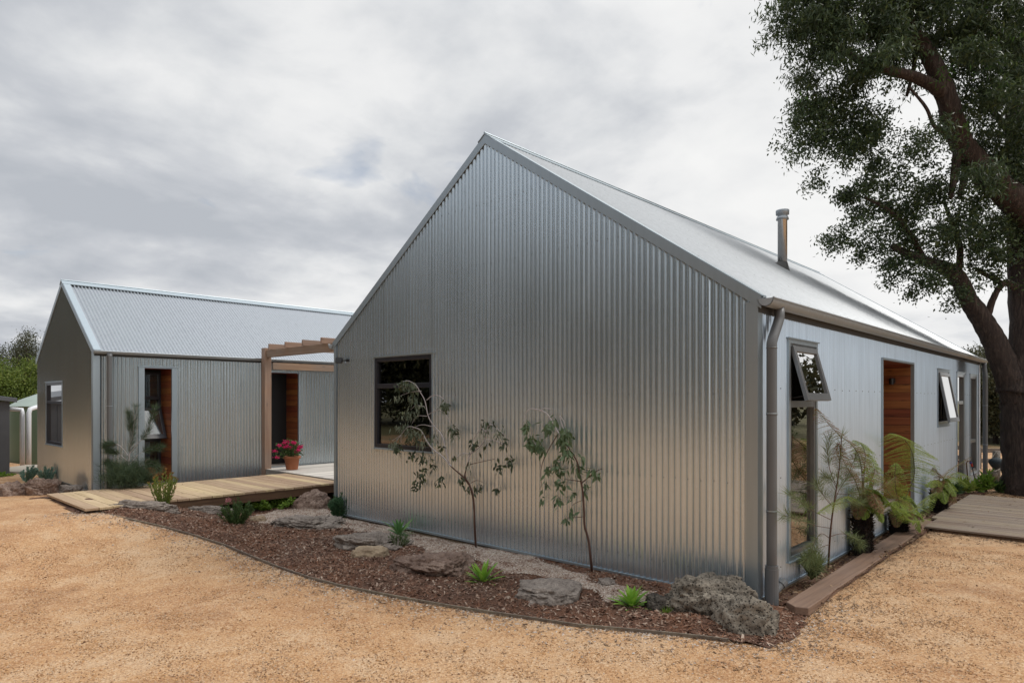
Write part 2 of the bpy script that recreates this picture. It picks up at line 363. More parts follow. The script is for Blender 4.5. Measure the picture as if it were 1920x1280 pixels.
M['ground'] = ground_mat(); M['mulch'] = mulch_mat(); M['pale'] = pale_mat()

# ---------------------------------------------------------------- world, sun, camera
SUNDIR = Vector((RT * .95 + FW * .08)); SUNDIR.normalize(); SEL = radians(50)
sd = Vector((SUNDIR.x * cos(SEL), SUNDIR.y * cos(SEL), sin(SEL)))
def world():
    w = bpy.data.worlds.new('World'); SC.world = w; w.use_nodes = True; nt = w.node_tree
    for n in list(nt.nodes): nt.nodes.remove(n)
    out = N(nt, 'ShaderNodeOutputWorld'); bg1 = N(nt, 'ShaderNodeBackground', Strength=.1); bg2 = N(nt, 'ShaderNodeBackground', Strength=1.0)
    sky = N(nt, 'ShaderNodeTexSky'); sky.sky_type = 'NISHITA'; sky.sun_disc = False; sky.sun_elevation = SEL; sky.sun_rotation = math.atan2(SUNDIR.x, SUNDIR.y)
    L(nt, sky.outputs[0], bg1.inputs[0])
    tc = N(nt, 'ShaderNodeTexCoord'); sx = N(nt, 'ShaderNodeSeparateXYZ'); L(nt, tc.outputs['Generated'], sx.inputs[0])
    zz = mth(nt, 'ADD', mth(nt, 'MAXIMUM', sx.outputs[2], 0), .22)
    cx = N(nt, 'ShaderNodeCombineXYZ'); L(nt, mth(nt, 'DIVIDE', sx.outputs[0], zz), cx.inputs[0]); L(nt, mth(nt, 'DIVIDE', sx.outputs[1], zz), cx.inputs[1])
    mp = N(nt, 'ShaderNodeMapping'); mp.inputs['Location'].default_value = (3.1, 1.7, 0); L(nt, cx.outputs[0], mp.inputs['Vector']); P = mp.outputs[0]
    a = noise(nt, P, 1.25, 7, .52, .35); b_ = noise(nt, P, 3.3, 6, .55, .2)
    f = mth(nt, 'ADD', mth(nt, 'MULTIPLY', a, .68), mth(nt, 'MULTIPLY', b_, .32))
    # brighter towards the veiled sun
    vd = N(nt, 'ShaderNodeVectorMath', operation='DOT_PRODUCT'); L(nt, tc.outputs['Generated'], vd.inputs[0]); vd.inputs[1].default_value = sd
    glow = mth(nt, 'POWER', mth(nt, 'MULTIPLY', mth(nt, 'ADD', vd.outputs['Value'], 1), .5), 2.6)
    f2 = mth(nt, 'ADD', f, mth(nt, 'MULTIPLY', mth(nt, 'SUBTRACT', glow, .45), .50))
    low = mth(nt, 'MULTIPLY', mth(nt, 'POWER', mth(nt, 'SUBTRACT', 1, mth(nt, 'MAXIMUM', sx.outputs[2], 0), True), 5), .09)
    f2 = mth(nt, 'ADD', mth(nt, 'ADD', mth(nt, 'MULTIPLY', mth(nt, 'SUBTRACT', f2, .5), 1.28), .625), low)
    c = ramp(nt, f2, [(.34, (.44,.465,.505)), (.43, (.52,.54,.575)), (.51, (.635,.65,.67)), (.60, (.76,.765,.77)), (.72, (.83,.83,.825))]).outputs[0]
    # overcast dome: about twice as bright overhead as low down
    up = mth(nt, 'MULTIPLY', mth(nt, 'SUBTRACT', sx.outputs[2], .50), 2.2, True)
    gain = mth(nt, 'ADD', 1, mth(nt, 'MULTIPLY', up, ZEN))
    gain = mth(nt, 'ADD', gain, mth(nt, 'MULTIPLY', mth(nt, 'POWER', glow, 6), .25))
    cg = N(nt, 'ShaderNodeVectorMath', operation='SCALE'); L(nt, c, cg.inputs[0]); L(nt, gain, cg.inputs['Scale'])
    L(nt, cg.outputs[0], bg2.inputs[0])
    gap = ramp(nt, noise(nt, P, 2.1, 5, .5, .3), [(.27, (.55,.55,.55)), (.34, (1,1,1))]).outputs[0]
    mx = N(nt, 'ShaderNodeMixShader'); L(nt, gap, mx.inputs[0]); L(nt, bg1.outputs[0], mx.inputs[1]); L(nt, bg2.outputs[0], mx.inputs[2]); L(nt, mx.outputs[0], out.inputs[0])
ZEN = .7
world()
sl = bpy.data.lights.new('sun', 'SUN'); sl.energy = 1.3; sl.angle = radians(14); sl.color = (1, .95, .88)
so = bpy.data.objects.new('sun', sl); COL.objects.link(so); so.rotation_euler = (-sd).to_track_quat('-Z', 'Y').to_euler(); so.location = (0, 0, 20)
cam = bpy.data.cameras.new('camera'); co = bpy.data.objects.new('camera', cam); COL.objects.link(co); SC.camera = co
co.location = CAM; co.rotation_euler = Vector(FW).to_track_quat('-Z', 'Y').to_euler()
cam.sensor_width = 36; cam.lens = FPX / 1920 * 36; cam.shift_y = 110 / 1920; cam.clip_end = 2000; cam.clip_start = .05
SC.view_settings.view_transform = 'Standard'; SC.view_settings.look = 'None'; SC.view_settings.exposure = .14; SC.view_settings.gamma = 1

# ---------------------------------------------------------------- ground
def spaced(lo, hi, a, b, fine, coarse):
    v = list(np.arange(a, b, fine)); x = b; st = fine
    while x < hi: v.append(x); st = min(st * 1.25, coarse); x += st
    v.append(hi); x = a; st = fine; w = []
    while x > lo:
        st = min(st * 1.25, coarse); x -= st; w.append(max(x, lo))
    return np.array(sorted(set(w + v)))
def grid_mesh(xs, ys, zf, keep=None):
    X, Y = np.meshgrid(xs, ys, indexing='ij'); Z = zf(X, Y); nx, ny = X.shape
    i = np.arange(nx * ny).reshape(nx, ny); q = np.stack([i[:-1, :-1], i[1:, :-1], i[1:, 1:], i[:-1, 1:]], -1).reshape(-1, 4)
    if keep is not None:
        cxs = (X[:-1, :-1] + X[1:, 1:]) / 2; cys = (Y[:-1, :-1] + Y[1:, 1:]) / 2; q = q[keep(cxs, cys).ravel()]
    V = np.stack([X, Y, Z], -1).reshape(-1, 3); used = np.unique(q); mp = -np.ones(len(V), int); mp[used] = np.arange(len(used))
    mb = MB(); mb.V = [V[used]]; mb.F = list(map(tuple, mp[q].tolist())); mb.M = [0] * len(mb.F); mb.n = len(used); return mb
xs = spaced(-300, 500, -8, 14, .09, 25); ys = spaced(-300, 500, -5, 13, .09, 25)
g = grid_mesh(xs, ys, lambda X, Y: zt(X, Y) + .004 * np.sin(X * 9.1 + 2 * np.sin(Y * 5)) * np.sin(Y * 8.3)).build('ground', M['ground'], smooth=True)
tag(g, 'orange gravel driveway running from the foreground to the buildings', kind='structure')

def inpoly(poly, X, Y):
    X = np.asarray(X); Y = np.asarray(Y); r = np.zeros(X.shape, bool); n = len(poly)
    for i in range(n):
        x0, y0 = poly[i]; x1, y1 = poly[(i + 1) % n]
        if y0 == y1: continue
        c = ((y0 > Y) != (y1 > Y)) & (X < (x1 - x0) * (Y - y0) / (y1 - y0) + x0); r ^= c
    return r
def pdist(poly, X, Y):
    d = np.full(np.shape(X), 1e9); n = len(poly)
    for i in range(n):
        a = np.array(poly[i]); b = np.array(poly[(i + 1) % n]); ab = b - a; t = np.clip(((X - a[0]) * ab[0] + (Y - a[1]) * ab[1]) / (ab @ ab + 1e-12), 0, 1)
        d = np.minimum(d, np.hypot(X - a[0] - t * ab[0], Y - a[1] - t * ab[1]))
    return d
EDGE = [(150, 953), (167, 958), (252, 977), (310, 990), (367, 1006), (423, 1024), (470, 1044), (522, 1065), (580, 1085), (634, 1099), (707, 1114), (776, 1127), (846, 1139), (925, 1151), (1000, 1162), (1085, 1175), (1165, 1182), (1241, 1189), (1310, 1196), (1366, 1203)]
edge = [gp(*p)[:2] for p in EDGE]
BED = [tuple(p) for p in edge] + [tuple(gp(1440, 1214)[:2]), tuple(gp(1492, 1196)[:2]), (.25, -.42), (.25, -.02), (.3, .3), (.3, 7.25), (1.0, 8.0), (1.0, 12.4), (-3.3, 12.4), (-3.4, 8.6)]
def bedz(X, Y): return zt(X, Y) + .008 + .05 * sm(pdist(BED, X, Y) / .35) + .012 * np.sin(X * 7 + np.sin(Y * 4)) * np.sin(Y * 6.3)
bx = np.arange(-5, 1.3, .05); by = np.arange(-.9, 12.6, .05)
tag(grid_mesh(bx, by, bedz, lambda X, Y: inpoly(BED, X, Y)).build('garden_bed', M['mulch'], smooth=True), 'mulched garden bed curving along the gable wall', kind='structure')
WP = [(468, 975), (520, 962), (600, 958), (650, 968), (720, 984), (800, 1000), (900, 1026), (985, 1048), (1040, 1068), (1130, 1105), (1225, 1122), (1240, 1140), (1150, 1138), (1100, 1116), (1020, 1090), (960, 1086), (900, 1062), (800, 1042), (730, 1012), (660, 1000), (600, 995), (540, 990), (490, 988)]
PALE = [tuple(gp(*p)[:2]) for p in WP]
bx = np.arange(-3.5, 1.3, .04); by = np.arange(-.5, 12, .04)
tag(grid_mesh(bx, by, lambda X, Y: bedz(X, Y) + .006, lambda X, Y: inpoly(PALE, X + .05 * np.sin(Y * 13), Y + .05 * np.sin(X * 17)) & inpoly(BED, X, Y)).build('pale_gravel', M['pale'], smooth=True), 'strip of pale gravel between the rocks and the gable wall', kind='structure')
# bed behind the sleeper along the long wall
SB = [(.2, -.5), (.2, .3), (10.5, .3), (10.5, -.5)]
tag(grid_mesh(np.arange(.2, 10.6, .06), np.arange(-.46, .3, .06), lambda X, Y: zt(X, Y) + .03 + .012 * np.sin(X * 9) * np.sin(Y * 11)).build('side_bed', M['mulch'], smooth=True), 'narrow mulched bed between the long wall and the timber sleeper', kind='structure')

def scatter_flat(n, area, l0, l1, wr, tilt, poly=None, zoff=.0, zf=bedz, ratio=None, dist=None):
    x = rng.uniform(area[0], area[1], n); y = rng.uniform(area[2], area[3], n)
    if poly is not None: k = inpoly(poly, x, y); x, y = x[k], y[k]
    if dist is not None: k = dist(x, y); x, y = x[k], y[k]
    n = len(x); a = rng.uniform(0, 2*pi, n); l = rng.uniform(l0, l1, n); w = l * rng.uniform(wr * .6, wr * 1.4, n)
    z = zf(x, y) + zoff + rng.uniform(0, .008, n)
    d = np.stack([np.cos(a), np.sin(a), rng.normal(0, tilt, n)], -1); e = np.stack([-np.sin(a), np.cos(a), rng.normal(0, tilt, n)], -1)
    c = np.stack([x, y, z], -1); L_ = l[:, None] / 2; W = w[:, None] / 2
    return np.stack([c - d*L_ - e*W*.7, c + d*L_*.9 - e*W, c + d*L_ + e*W*.6, c - d*L_*.8 + e*W], 1)
def pebbles(x, y, z, r):
    n = len(x); dirs = np.array([(1,0,0),(0,1,0),(-1,0,0),(0,-1,0),(0,0,1),(0,0,-1)], float)
    a = rng.uniform(0, 2*pi, n); ca, sa = np.cos(a), np.sin(a)
    sc = np.stack([r * rng.uniform(.8, 1.3, n), r * rng.uniform(.6, 1, n), r * rng.uniform(.4, .8, n)], -1)
    v = dirs[None] * sc[:, None] * rng.uniform(.8, 1.15, (n, 6, 1)); vx = v[..., 0] * ca[:, None] - v[..., 1] * sa[:, None]; vy = v[..., 0] * sa[:, None] + v[..., 1] * ca[:, None]
    V = np.stack([vx + x[:, None], vy + y[:, None], v[..., 2] + (z + sc[:, 2] * .3)[:, None]], -1)
    tri = np.array([(0,1,4),(1,2,4),(2,3,4),(3,0,4),(1,0,5),(2,1,5),(3,2,5),(0,3,5)])
    F = (tri[None] + (np.arange(n) * 6)[:, None, None]).reshape(-1, 3)
    mb = MB(); mb.V = [V.reshape(-1, 3)]; mb.F = list(map(tuple, F.tolist())); mb.M = [0] * len(F); mb.n = n * 6; return mb
mb = MB(); inpale = lambda x, y: ~inpoly(PALE, x, y) | (rng.random(len(x)) < .12)
mb.quads(scatter_flat(90000, (-5, .3, -.9, 9), .012, .05, .38, .35, BED, dist=inpale))
tag(mb.build('bark_chips', M['chips']), 'brown bark chips covering the garden bed', 'bark chips', kind='stuff')
mb = MB(); mb.quads(scatter_flat(90000, (-5, .3, -.9, 9), .03, .09, .035, .25, BED, dist=lambda x, y: (np.sin(x * 2.7 + 1.3 * np.sin(y * 1.9)) * np.sin(y * 2.3 + x) > -.1) & inpale(x, y)))
tag(mb.build('dry_needles', M['needles_red']), 'reddish dry needles strewn over the mulch', 'dry needles', kind='stuff')
x = rng.uniform(-3.5, .3, 60000); y = rng.uniform(-.5, 9, 60000); k = inpoly(PALE, x, y); x, y = x[k], y[k]
tag(pebbles(x, y, bedz(x, y) + .006, rng.uniform(.005, .014, len(x))).build('pale_pebbles', M['pebw']), 'pale pebbles lying between the rocks and the gable wall', 'pebbles', kind='stuff')
# driveway gravel, thinning with distance from the viewer's end
n = 230000; rr = 1.8 + 8.5 * rng.random(n) ** .85; aa = radians(1) * rng.uniform(-42, 42, n)
x = CAM[0] + rr * (FW[0] * np.cos(aa) + RT[0] * np.sin(aa)); y = CAM[1] + rr * (FW[1] * np.cos(aa) + RT[1] * np.sin(aa))
k = ~inpoly(BED, x, y) & ~((x > .1) & (y > -.8) & (x < 6)) & ~((x > 0) & (y > 0)); x, y = x[k], y[k]
dn = np.sin(x * 1.7 + 2 * np.sin(y * .9)) * np.sin(y * 1.9 + x * .6); k = rng.random(len(x)) < .55 + .45 * dn; x, y = x[k], y[k]
tag(pebbles(x, y, zt(x, y), rng.uniform(.0025, .0095, len(x)) * (1 + .6 * (rng.random(len(x)) < .04))).build('driveway_stones', M['pebo']), 'small loose stones on the orange driveway', 'gravel', kind='stuff')
nearbed = lambda x, y: (pdist(BED, x, y) < rng.exponential(.18, len(x))) & ~inpoly(BED, x, y)
x = rng.uniform(-5, .8, 90000); y = rng.uniform(-1.2, 9, 90000); k = nearbed(x, y) & ~((x > -.2) & (y > .0)); x, y = x[k], y[k]
tag(pebbles(x, y, zt(x, y), rng.uniform(.006, .014, len(x))).build('edge_stones', M['pebw']), 'coarser pale stones gathered along the bed edging', 'stones', kind='stuff')
mb = MB()
mb.quads(scatter_flat(60000, (-5, .8, -1.3, 9), .012, .05, .3, .2, zf=zt, zoff=.004, dist=lambda x, y: nearbed(x, y) & ~((x > -.2) & (y > .0))))
mb.quads(scatter_flat(11000, (.1, 5.3, -1.5, -.35), .01, .05, .22, .2, zf=zt, zoff=.004, dist=lambda x, y: rng.random(len(x)) < np.exp(-(-.45 - y) / .22)))
mb.quads(scatter_flat(2500, (4.2, 5.1, -3, -.4), .02, .07, .25, .2, zf=zt, zoff=.004, dist=lambda x, y: rng.random(len(x)) < np.exp(-(5.0 - x) / .2)))
mb.quads(scatter_flat(9000, (-6, 5, -4, 2), .008, .04, .25, .2, zf=zt, zoff=.004, dist=lambda x, y: (np.sin(x * 2.1 + 1.7 * np.sin(y * 1.3)) * np.sin(y * 1.9) > .1) & ~inpoly(BED, x, y)))
mb.quads(scatter_flat(260, (5.1, 9.4, -4.5, -.4), .02, .06, .35, .1, zf=lambda x, y: x * 0 + .063)); mb.quads(scatter_flat(90, (-3.2, 1, 8.7, 10.9), .02, .05, .35, .1, zf=lambda x, y: x * 0 + .302)); mb.quads(scatter_flat(5000, (9.4, 14, -4, -.2), .02, .09, .3, .25, zf=zt, zoff=.005))
mb.quads(scatter_flat(4000, (.2, 10, -.45, -.02), .02, .08, .3, .3, zf=zt, zoff=.035))
tag(mb.build('leaf_litter', M['litter']), 'scattered dry leaves and bark bits on the driveway edges', 'leaf litter', kind='stuff')

# edging strip
e3 = [np.array([p[0], p[1], float(zt(p[0], p[1])) + .03]) for p in [gp(*q) for q in EDGE]]
mb = MB()
for i in range(len(e3) - 1):
    a, b = e3[i], e3[i + 1]; d = b - a; nrm = np.array([-d[1], d[0], 0]); nrm = nrm / np.linalg.norm(nrm) * .007
    z0 = np.array([0, 0, -.08]); f = 1.0
    mb.obox([a-nrm+z0, b-nrm+z0, b+nrm+z0, a+nrm+z0, a-nrm, b-nrm, b+nrm, a+nrm])
tag(mb.build('garden_edging', M['edging'], bevel=.002), 'thin grey timber edging strip curving between driveway and mulch', 'garden edging')

# ---------------------------------------------------------------- corrugated sheets
PITCH = .0704; AMP = .0085
def corr(mb, org, ud, vd, nd, U, v0f, v1f, holes=(), amp=AMP, seg=8, kinks=(), phase=0):
    org, ud, vd, nd = [np.asarray(a, float) for a in (org, ud, vd, nd)]
    us = set(np.round(np.arange(0, U + 1e-6, PITCH / seg), 5)); us |= {0, U}
    ks = [h[0] for h in holes] + [h[1] for h in holes] + list(kinks)
    us = sorted(u for u in (us | set(ks)) if 0 <= u <= U)
    prof = lambda u: amp * cos(2 * pi * u / PITCH + phase) + .0010 * (int((u + .3) / (PITCH * 11)) % 2)
    for a, b in zip(us[:-1], us[1:]):
        if b - a < 1e-4: continue
        m = (a + b) / 2; segs = [(('f', 0), ('f', 1))]
        lo = lambda u, e: v0f(u) if e == ('f', 0) else (v1f(u) if e == ('f', 1) else e)
        hs = sorted([(h[2], h[3]) for h in holes if h[0] < m < h[1]])
        cuts = [('f', 0)]
        for h in hs: cuts += [h[0], h[1]]
        cuts += [('f', 1)]
        pa = org + ud * a + nd * prof(a); pb = org + ud * b + nd * prof(b)
        for i in range(0, len(cuts), 2):
            c0, c1 = cuts[i], cuts[i + 1]
            if lo(m, c1) - lo(m, c0) < 1e-4: continue
            mb.quads([[pa + vd * lo(a, c0), pb + vd * lo(b, c0), pb + vd * lo(b, c1), pa + vd * lo(a, c1)]])
def screws(mb, org, ud, vd, nd, U, rows, ok, step=2, m=1, amp=AMP):
    org, ud, vd, nd = [np.asarray(a, float) for a in (org, ud, vd, nd)]
    for r in rows:
        for k in range(0, int(U / PITCH), step):
            u = k * PITCH
            if not ok(u, r): continue
            c = org + ud * u + vd * (r + random.uniform(-.006, .006)) + nd * (amp); h = .0055
            v = [c + ud*h*cos(a) + vd*h*sin(a) for a in np.arange(6) * pi/3]; v2 = [p + nd*.006 for p in v]
            mb.add(v + v2, [(0,1,7,6),(1,2,8,7),(2,3,9,8),(3,4,10,9),(4,5,11,10),(5,0,6,11),(6,7,8,9,10,11)], m)

def window(parent, pl, u0, u1, z0, z1, transoms=(), fm='frame', awn=None, trim=.04, fw=.055, dark=True, name='window'):
    mb = MB(); ring(mb, pl, u0, u1, z0, z1, fw, -.07, .012)
    for t in transoms: pbox(mb, pl, u0+fw, u1-fw, t-.035, t+.035, -.07, .010)
    f = mb.build(name, M[fm], parent, bevel=.003)
    f['_o'] = parent['_o']
    zs = [z0 + fw] + [x for t in transoms for x in (t - .035, t + .035)] + [z1 - fw]
    for i in range(0, len(zs), 2):
        if awn is not None and awn[0] == i // 2:
            # opened awning sash hinged along its top edge
            ang = radians(awn[1]); za, zb = zs[i] - .02, zs[i+1] + .02; h = zb - za; ua, ub = u0 + fw - .02, u1 - fw + .02
            def sp(u, v, n):   # v measured down from the hinge
                return pl.p(u, zb - v * cos(ang) + n * sin(ang), .02 + v * sin(ang) + n * cos(ang))
            def sbox(mb, a, b, v0, v1, n0, n1):
                mb.obox([sp(a, v1, n0), sp(b, v1, n0), sp(b, v1, n1), sp(a, v1, n1), sp(a, v0, n0), sp(b, v0, n0), sp(b, v0, n1), sp(a, v0, n1)])
            s = MB(); w = .06
            sbox(s, ua, ua+w, 0, h, -.02, .02); sbox(s, ub-w, ub, 0, h, -.02, .02); sbox(s, ua+w, ub-w, 0, w, -.02, .02); sbox(s, ua+w, ub-w, h-w*1.3, h, -.02, .02)
            so_ = s.build('sash', M[fm], f, bevel=.003)
            g_ = MB(); sbox(g_, ua+w, ub-w, w, h-w*1.3, -.003, .003); g_.build('pane', M['glass'], f)
            st = MB(); st.tube([pl.p(ua+.05, za+.04, -.02), sp(ua+.05, h*.9, -.02)], .006, 6); st.build('stay', M['black'], f)
        else:
            g_ = MB(); pbox(g_, pl, u0+fw, u1-fw, zs[i], zs[i+1], -.034, -.028); g_.build('pane', M['glass'], f)
    if trim:
        t = MB(); ring(t, pl, u0-trim, u1+trim, z0-trim, z1+trim, trim, -.01, .022); pbox(t, pl, u0-trim-.01, u1+trim+.01, z0-trim-.012, z0-trim, -.01, .04)
        pbox(t, pl, u0-trim-.03, u1+trim+.03, z1+trim, z1+trim+.012, -.01, .035)
        t.build('window_trim', M['flash'], f)
    return f
def downpipe(parent, pts, r, brk, base=False):
    mb = MB(); mb.tube(pts, r, 16)
    for p in (pts[-1],): pass
    d = mb.build('downpipe', M['pvc'], parent, smooth=True); d['_o'] = parent['_o']
    return d

# ---------------------------------------------------------------- main house
HA = empty('corrugated_house', (0, 0, 0), 'largest corrugated metal house, steep gable, flue on its roof', 'house', 'corrugated metal gabled houses')
WA = 7.27; LA = 12.95; EV = 2.87; RS = (5.36 - EV) / (WA / 2)
plG = Pl('x', 0.0); plS = Pl('y', 0.0)
# gable wall (u = y)
gw = (4.72, 6.11, 1.16, 2.56)
mb = MB(); corr(mb, (0, 0, 0), (0, 1, 0), (0, 0, 1), (-1, 0, 0), WA, lambda u: 0.0, lambda u: EV - .05 + RS * min(u, WA - u), [gw], kinks=[WA/2], seg=10)
screws(mb, (0, 0, 0), (0, 1, 0), (0, 0, 1), (-1, 0, 0), WA, [.22, 1.1, 1.97, 2.85, 3.7, 4.5], lambda u, r: u > .2 and u < WA - .1 and r < EV - .15 + RS * min(u, WA - u) and not (gw[0] < u < gw[1] and gw[2] < r < gw[3]))
mb.build('gable_wall', [M['wall'], M['rubber']], HA, smooth=True, merge=False)
# side wall (u = x)
W1 = (.80, 1.58, .28, 2.49); DO = (4.33, 6.19, .27, 2.48); W2 = (8.16, 9.15, 1.45, 2.44); W3 = (10.05, 10.83, .28, 2.44); W4 = (11.60, 12.42, .28, 2.44)
mb = MB(); corr(mb, (0, 0, 0.02), (1, 0, 0), (0, 0, 1), (0, -1, 0), LA, lambda u: 0.0, lambda u: EV - .06, [(h[0], h[1], h[2] - .02, h[3] - .02) for h in (W1, DO, W2, W3, W4)], seg=8)
screws(mb, (0, 0, 0.02), (1, 0, 0), (0, 0, 1), (0, -1, 0), LA, [.2, 1.1, 2.0], lambda u, r: u > .2 and not any(h[0] < u < h[1] and h[2] < r < h[3] for h in (W1, DO, W2, W3, W4)), 4)
mb.build('side_wall', [M['wall_s'], M['rubber']], HA, smooth=True)
# back walls, plain
mb = MB(); corr(mb, (0, WA, 0), (1, 0, 0), (0, 0, 1), (0, 1, 0), LA, lambda u: 0, lambda u: EV - .06, seg=6); mb.build('back_wall', M['wall'], HA, smooth=True)
mb = MB(); corr(mb, (LA, 0, 0), (0, 1, 0), (0, 0, 1), (1, 0, 0), WA, lambda u: 0, lambda u: EV - .05 + RS * min(u, WA - u), kinks=[WA/2], seg=6); mb.build('far_gable_wall', M['wall'], HA, smooth=True)
def roof(parent, x0, x1, y0, w, ev, rs, mt, over=.05, seg=8):
    ym = y0 + w / 2; ln = sqrt((w/2)**2 + (rs*w/2)**2); du = np.array([0, (w/2)/ln, (rs*w/2)/ln]); nn = np.array([0, -du[2], du[1]])
    mb = MB(); o0 = np.array([x0 - .02, y0, ev + .012]) + nn * .012
    corr(mb, o0, (1, 0, 0), du, nn, x1 - x0 + .04, lambda u: -over, lambda u: ln, seg=seg, amp=.0145)
    du2 = np.array([0, -du[1], du[2]]); nn2 = np.array([0, du[2], du[1]]); o1 = np.array([x0 - .02, y0 + w, ev + .012]) + nn2 * .012
    corr(mb, o1, (1, 0, 0), du2, nn2, x1 - x0 + .04, lambda u: -over, lambda u: ln, seg=seg)
    screws(mb, o0, (1, 0, 0), du, nn, x1 - x0, [.12] + list(np.arange(.9, ln, .88)), lambda u, r: u > .1, 4)
    rf = mb.build('roof', [mt, M['rubber']], parent, smooth=True); rf['_o'] = parent['_o']
    # ridge capping
    rb = MB(); c = np.array([0, ym, ev + rs * w / 2 + .062])
    for sgn in (-1, 1):
        a = np.array([0, sgn * du[1], -du[2]]) * .15
        rb.prism([c, c + a, c + a + [0, 0, -.014], c + [0, 0, -.014]][:: sgn], (x0 - .03, 0, 0), (x1 + .03, 0, 0))
    rb.tube([(x0 - .03, ym, c[2] + .004), (x1 + .03, ym, c[2] + .004)], .012, 8)
    rb.build('ridge_cap', M['flash'], rf)
    # barge cappings, front and far
    for xx, sg in ((x0, -1), (x1, 1)):
        b = MB()
        for side in (0, 1):
            ya = y0 - .05 if side == 0 else y0 + w + .05; za = ev - rs * .05
            yb = ym; zb = ev + rs * w / 2
            for (d0, d1, n0, n1) in ((-.062, .036, .014, .022), (.036, .044, -.11, .0138)):
                xa, xb = sorted((xx + sg * n0, xx + sg * n1)) if n0 > 0 else sorted((xx + sg * n0, xx + sg * n1))
                k = sqrt(1 + rs * rs)
                b.obox([(xa, ya, za + d0*k), (xb, ya, za + d0*k), (xb, yb, zb + d0*k), (xa, yb, zb + d0*k), (xa, ya, za + d1*k), (xb, ya, za + d1*k), (xb, yb, zb + d1*k), (xa, yb, zb + d1*k)])
        b.build('barge_capping', M['flash'], rf)
    return rf
RFA = roof(HA, 0, LA, 0, WA, EV, RS, M['roof_a'])
# corner flashings
def cornerf(parent, x, y, z0, z1, sy=1):
    b = MB(); b.box((x - .016, y - .016, z0), (x - .011, y + sy * .10, z1)); b.box((x - .011, y - .016, z0), (x + .10, y - .011, z1)); b.build('corner_flashing', M['flash'], parent)
cornerf(HA, 0, 0, 0, EV - .04)
b = MB(); b.box((-.016, WA - .06, 0), (-.011, WA + .016, EV - .04)); b.box((-.011, WA + .011, 0), (.08, WA + .016, EV - .04)); b.build('corner_flashing', M['flash'], HA)
b = MB(); b.box((LA - .10, -.016, .02), (LA + .016, -.011, EV - .05)); b.build('corner_flashing', M['white'], HA)
# base strip and timber plinth
b = MB(); b.box((-.02, -.005, -.022), (.0, WA, .004)); b.box((0.0, -.02, -.0), (LA, -.006, .022)); b.build('base_flashing', M['flash'], HA)
b = MB(); y = .3
while y < WA - .2:
    b.box((.012, y, -.3), (.055, min(y + 1.35, WA - .1), -.045)); y += 1.36
b.box((.03, -.0, -.3), (LA, .03, 0)); b.build('plinth', M['base'], HA)
# half round gutters
def gutter(parent, x0, x1, yc, zc, r, sgn=-1, mat_='gutter'):
    prof = []; ks = 12
    for i in range(ks + 1): a = pi + pi * i / ks; prof.append((0, r * cos(a), r * sin(a)))
    inner = [(0, (r - .005) * cos(pi + pi * i / ks), (r - .005) * sin(pi + pi * i / ks)) for i in range(ks, -1, -1)]
    gm = MB(); gm.prism(prof + inner, (x0, yc, zc), (x1, yc, zc))
    gm.tube([(x0, yc + sgn * r, zc), (x1, yc + sgn * r, zc)], .010, 8)
    capv = [(x0, yc, zc)] + [(x0, yc + p[1], zc + p[2]) for p in prof]
    for xx in (x0, x1 - .004): gm.prism([(0, p[1], p[2]) for p in prof], (xx, yc, zc), (xx + .004, yc, zc))
    gm_o = gm.build('gutter', M[mat_], parent, smooth=False, bevel=0)
    me = gm_o.data
    return gm_o
gutter(HA, -.03, LA + .12, -.095, EV - .02, .075)
gutter(HA, -.03, LA, WA + .095, EV - .02, .075, 1)
b = MB(); b.box((0, -.022, EV - .14), (LA, -.012, EV + .005)); b.build('fascia', M['rubber'], HA)
def pipeo(parent, x, y, zt_, zb, r, elbow=True, gy=None, gx=0):
    pts = []
    if elbow:
        pts = [(x + gx, gy, zt_), (x + gx, gy, zt_ - .10), (x + gx*.8, gy + (y - gy) * .15, zt_ - .16), (x + gx*.2, gy + (y - gy) * .85, zt_ - .30), (x, y, zt_ - .36)]
    else: pts = [(x, y, zt_)]
    pts += [(x, y, z) for z in np.linspace(pts[-1][2] - .05, zb, 5)]
    m_ = MB(); m_.tube(pts, r, 18)
    for z in (zt_ - .40, zt_ - 1.03, zt_ - 1.95):
        if z > zb + .1: m_.tube([(x, y, z), (x, y, z - .012)], r * 1.06, 18)
    d = m_.build('downpipe', M['pvc'], parent, smooth=False); d.data.polygons.foreach_set('use_smooth', [True] * len(d.data.polygons)); d['_o'] = parent['_o']
    for z in (zt_ - 1.02, zt_ - 1.94):
        if z > zb + .1: bk = MB(); bk.tube([(x, y, z), (x, y, z - .008)], r * 1.09, 18); bk.build('bracket', M['flash'], d)
    return d
dp = pipeo(HA, .105, -.10, EV - .07, -.1, .0475, True, -.10, .19)
b = MB(); b.tube([(.105, -.10, .34), (.105, -.10, .31), (.105, -.10, .3)], .058, 18); b.tube([(.105, -.10, .31), (.105, -.10, -.16)], .062, 18)
b.tube([(.105, -.10, .06), (.18, -.12, .10), (.25, -.14, .15)], .036, 14); b.tube([(.235, -.135, .138), (.275, -.15, .168)], .045, 14)
b.build('pipe_junction', M['pvc'], dp)
dp2 = pipeo(HA, LA - .10, -.13, EV - .07, -.05, .05, True, -.10, .06)

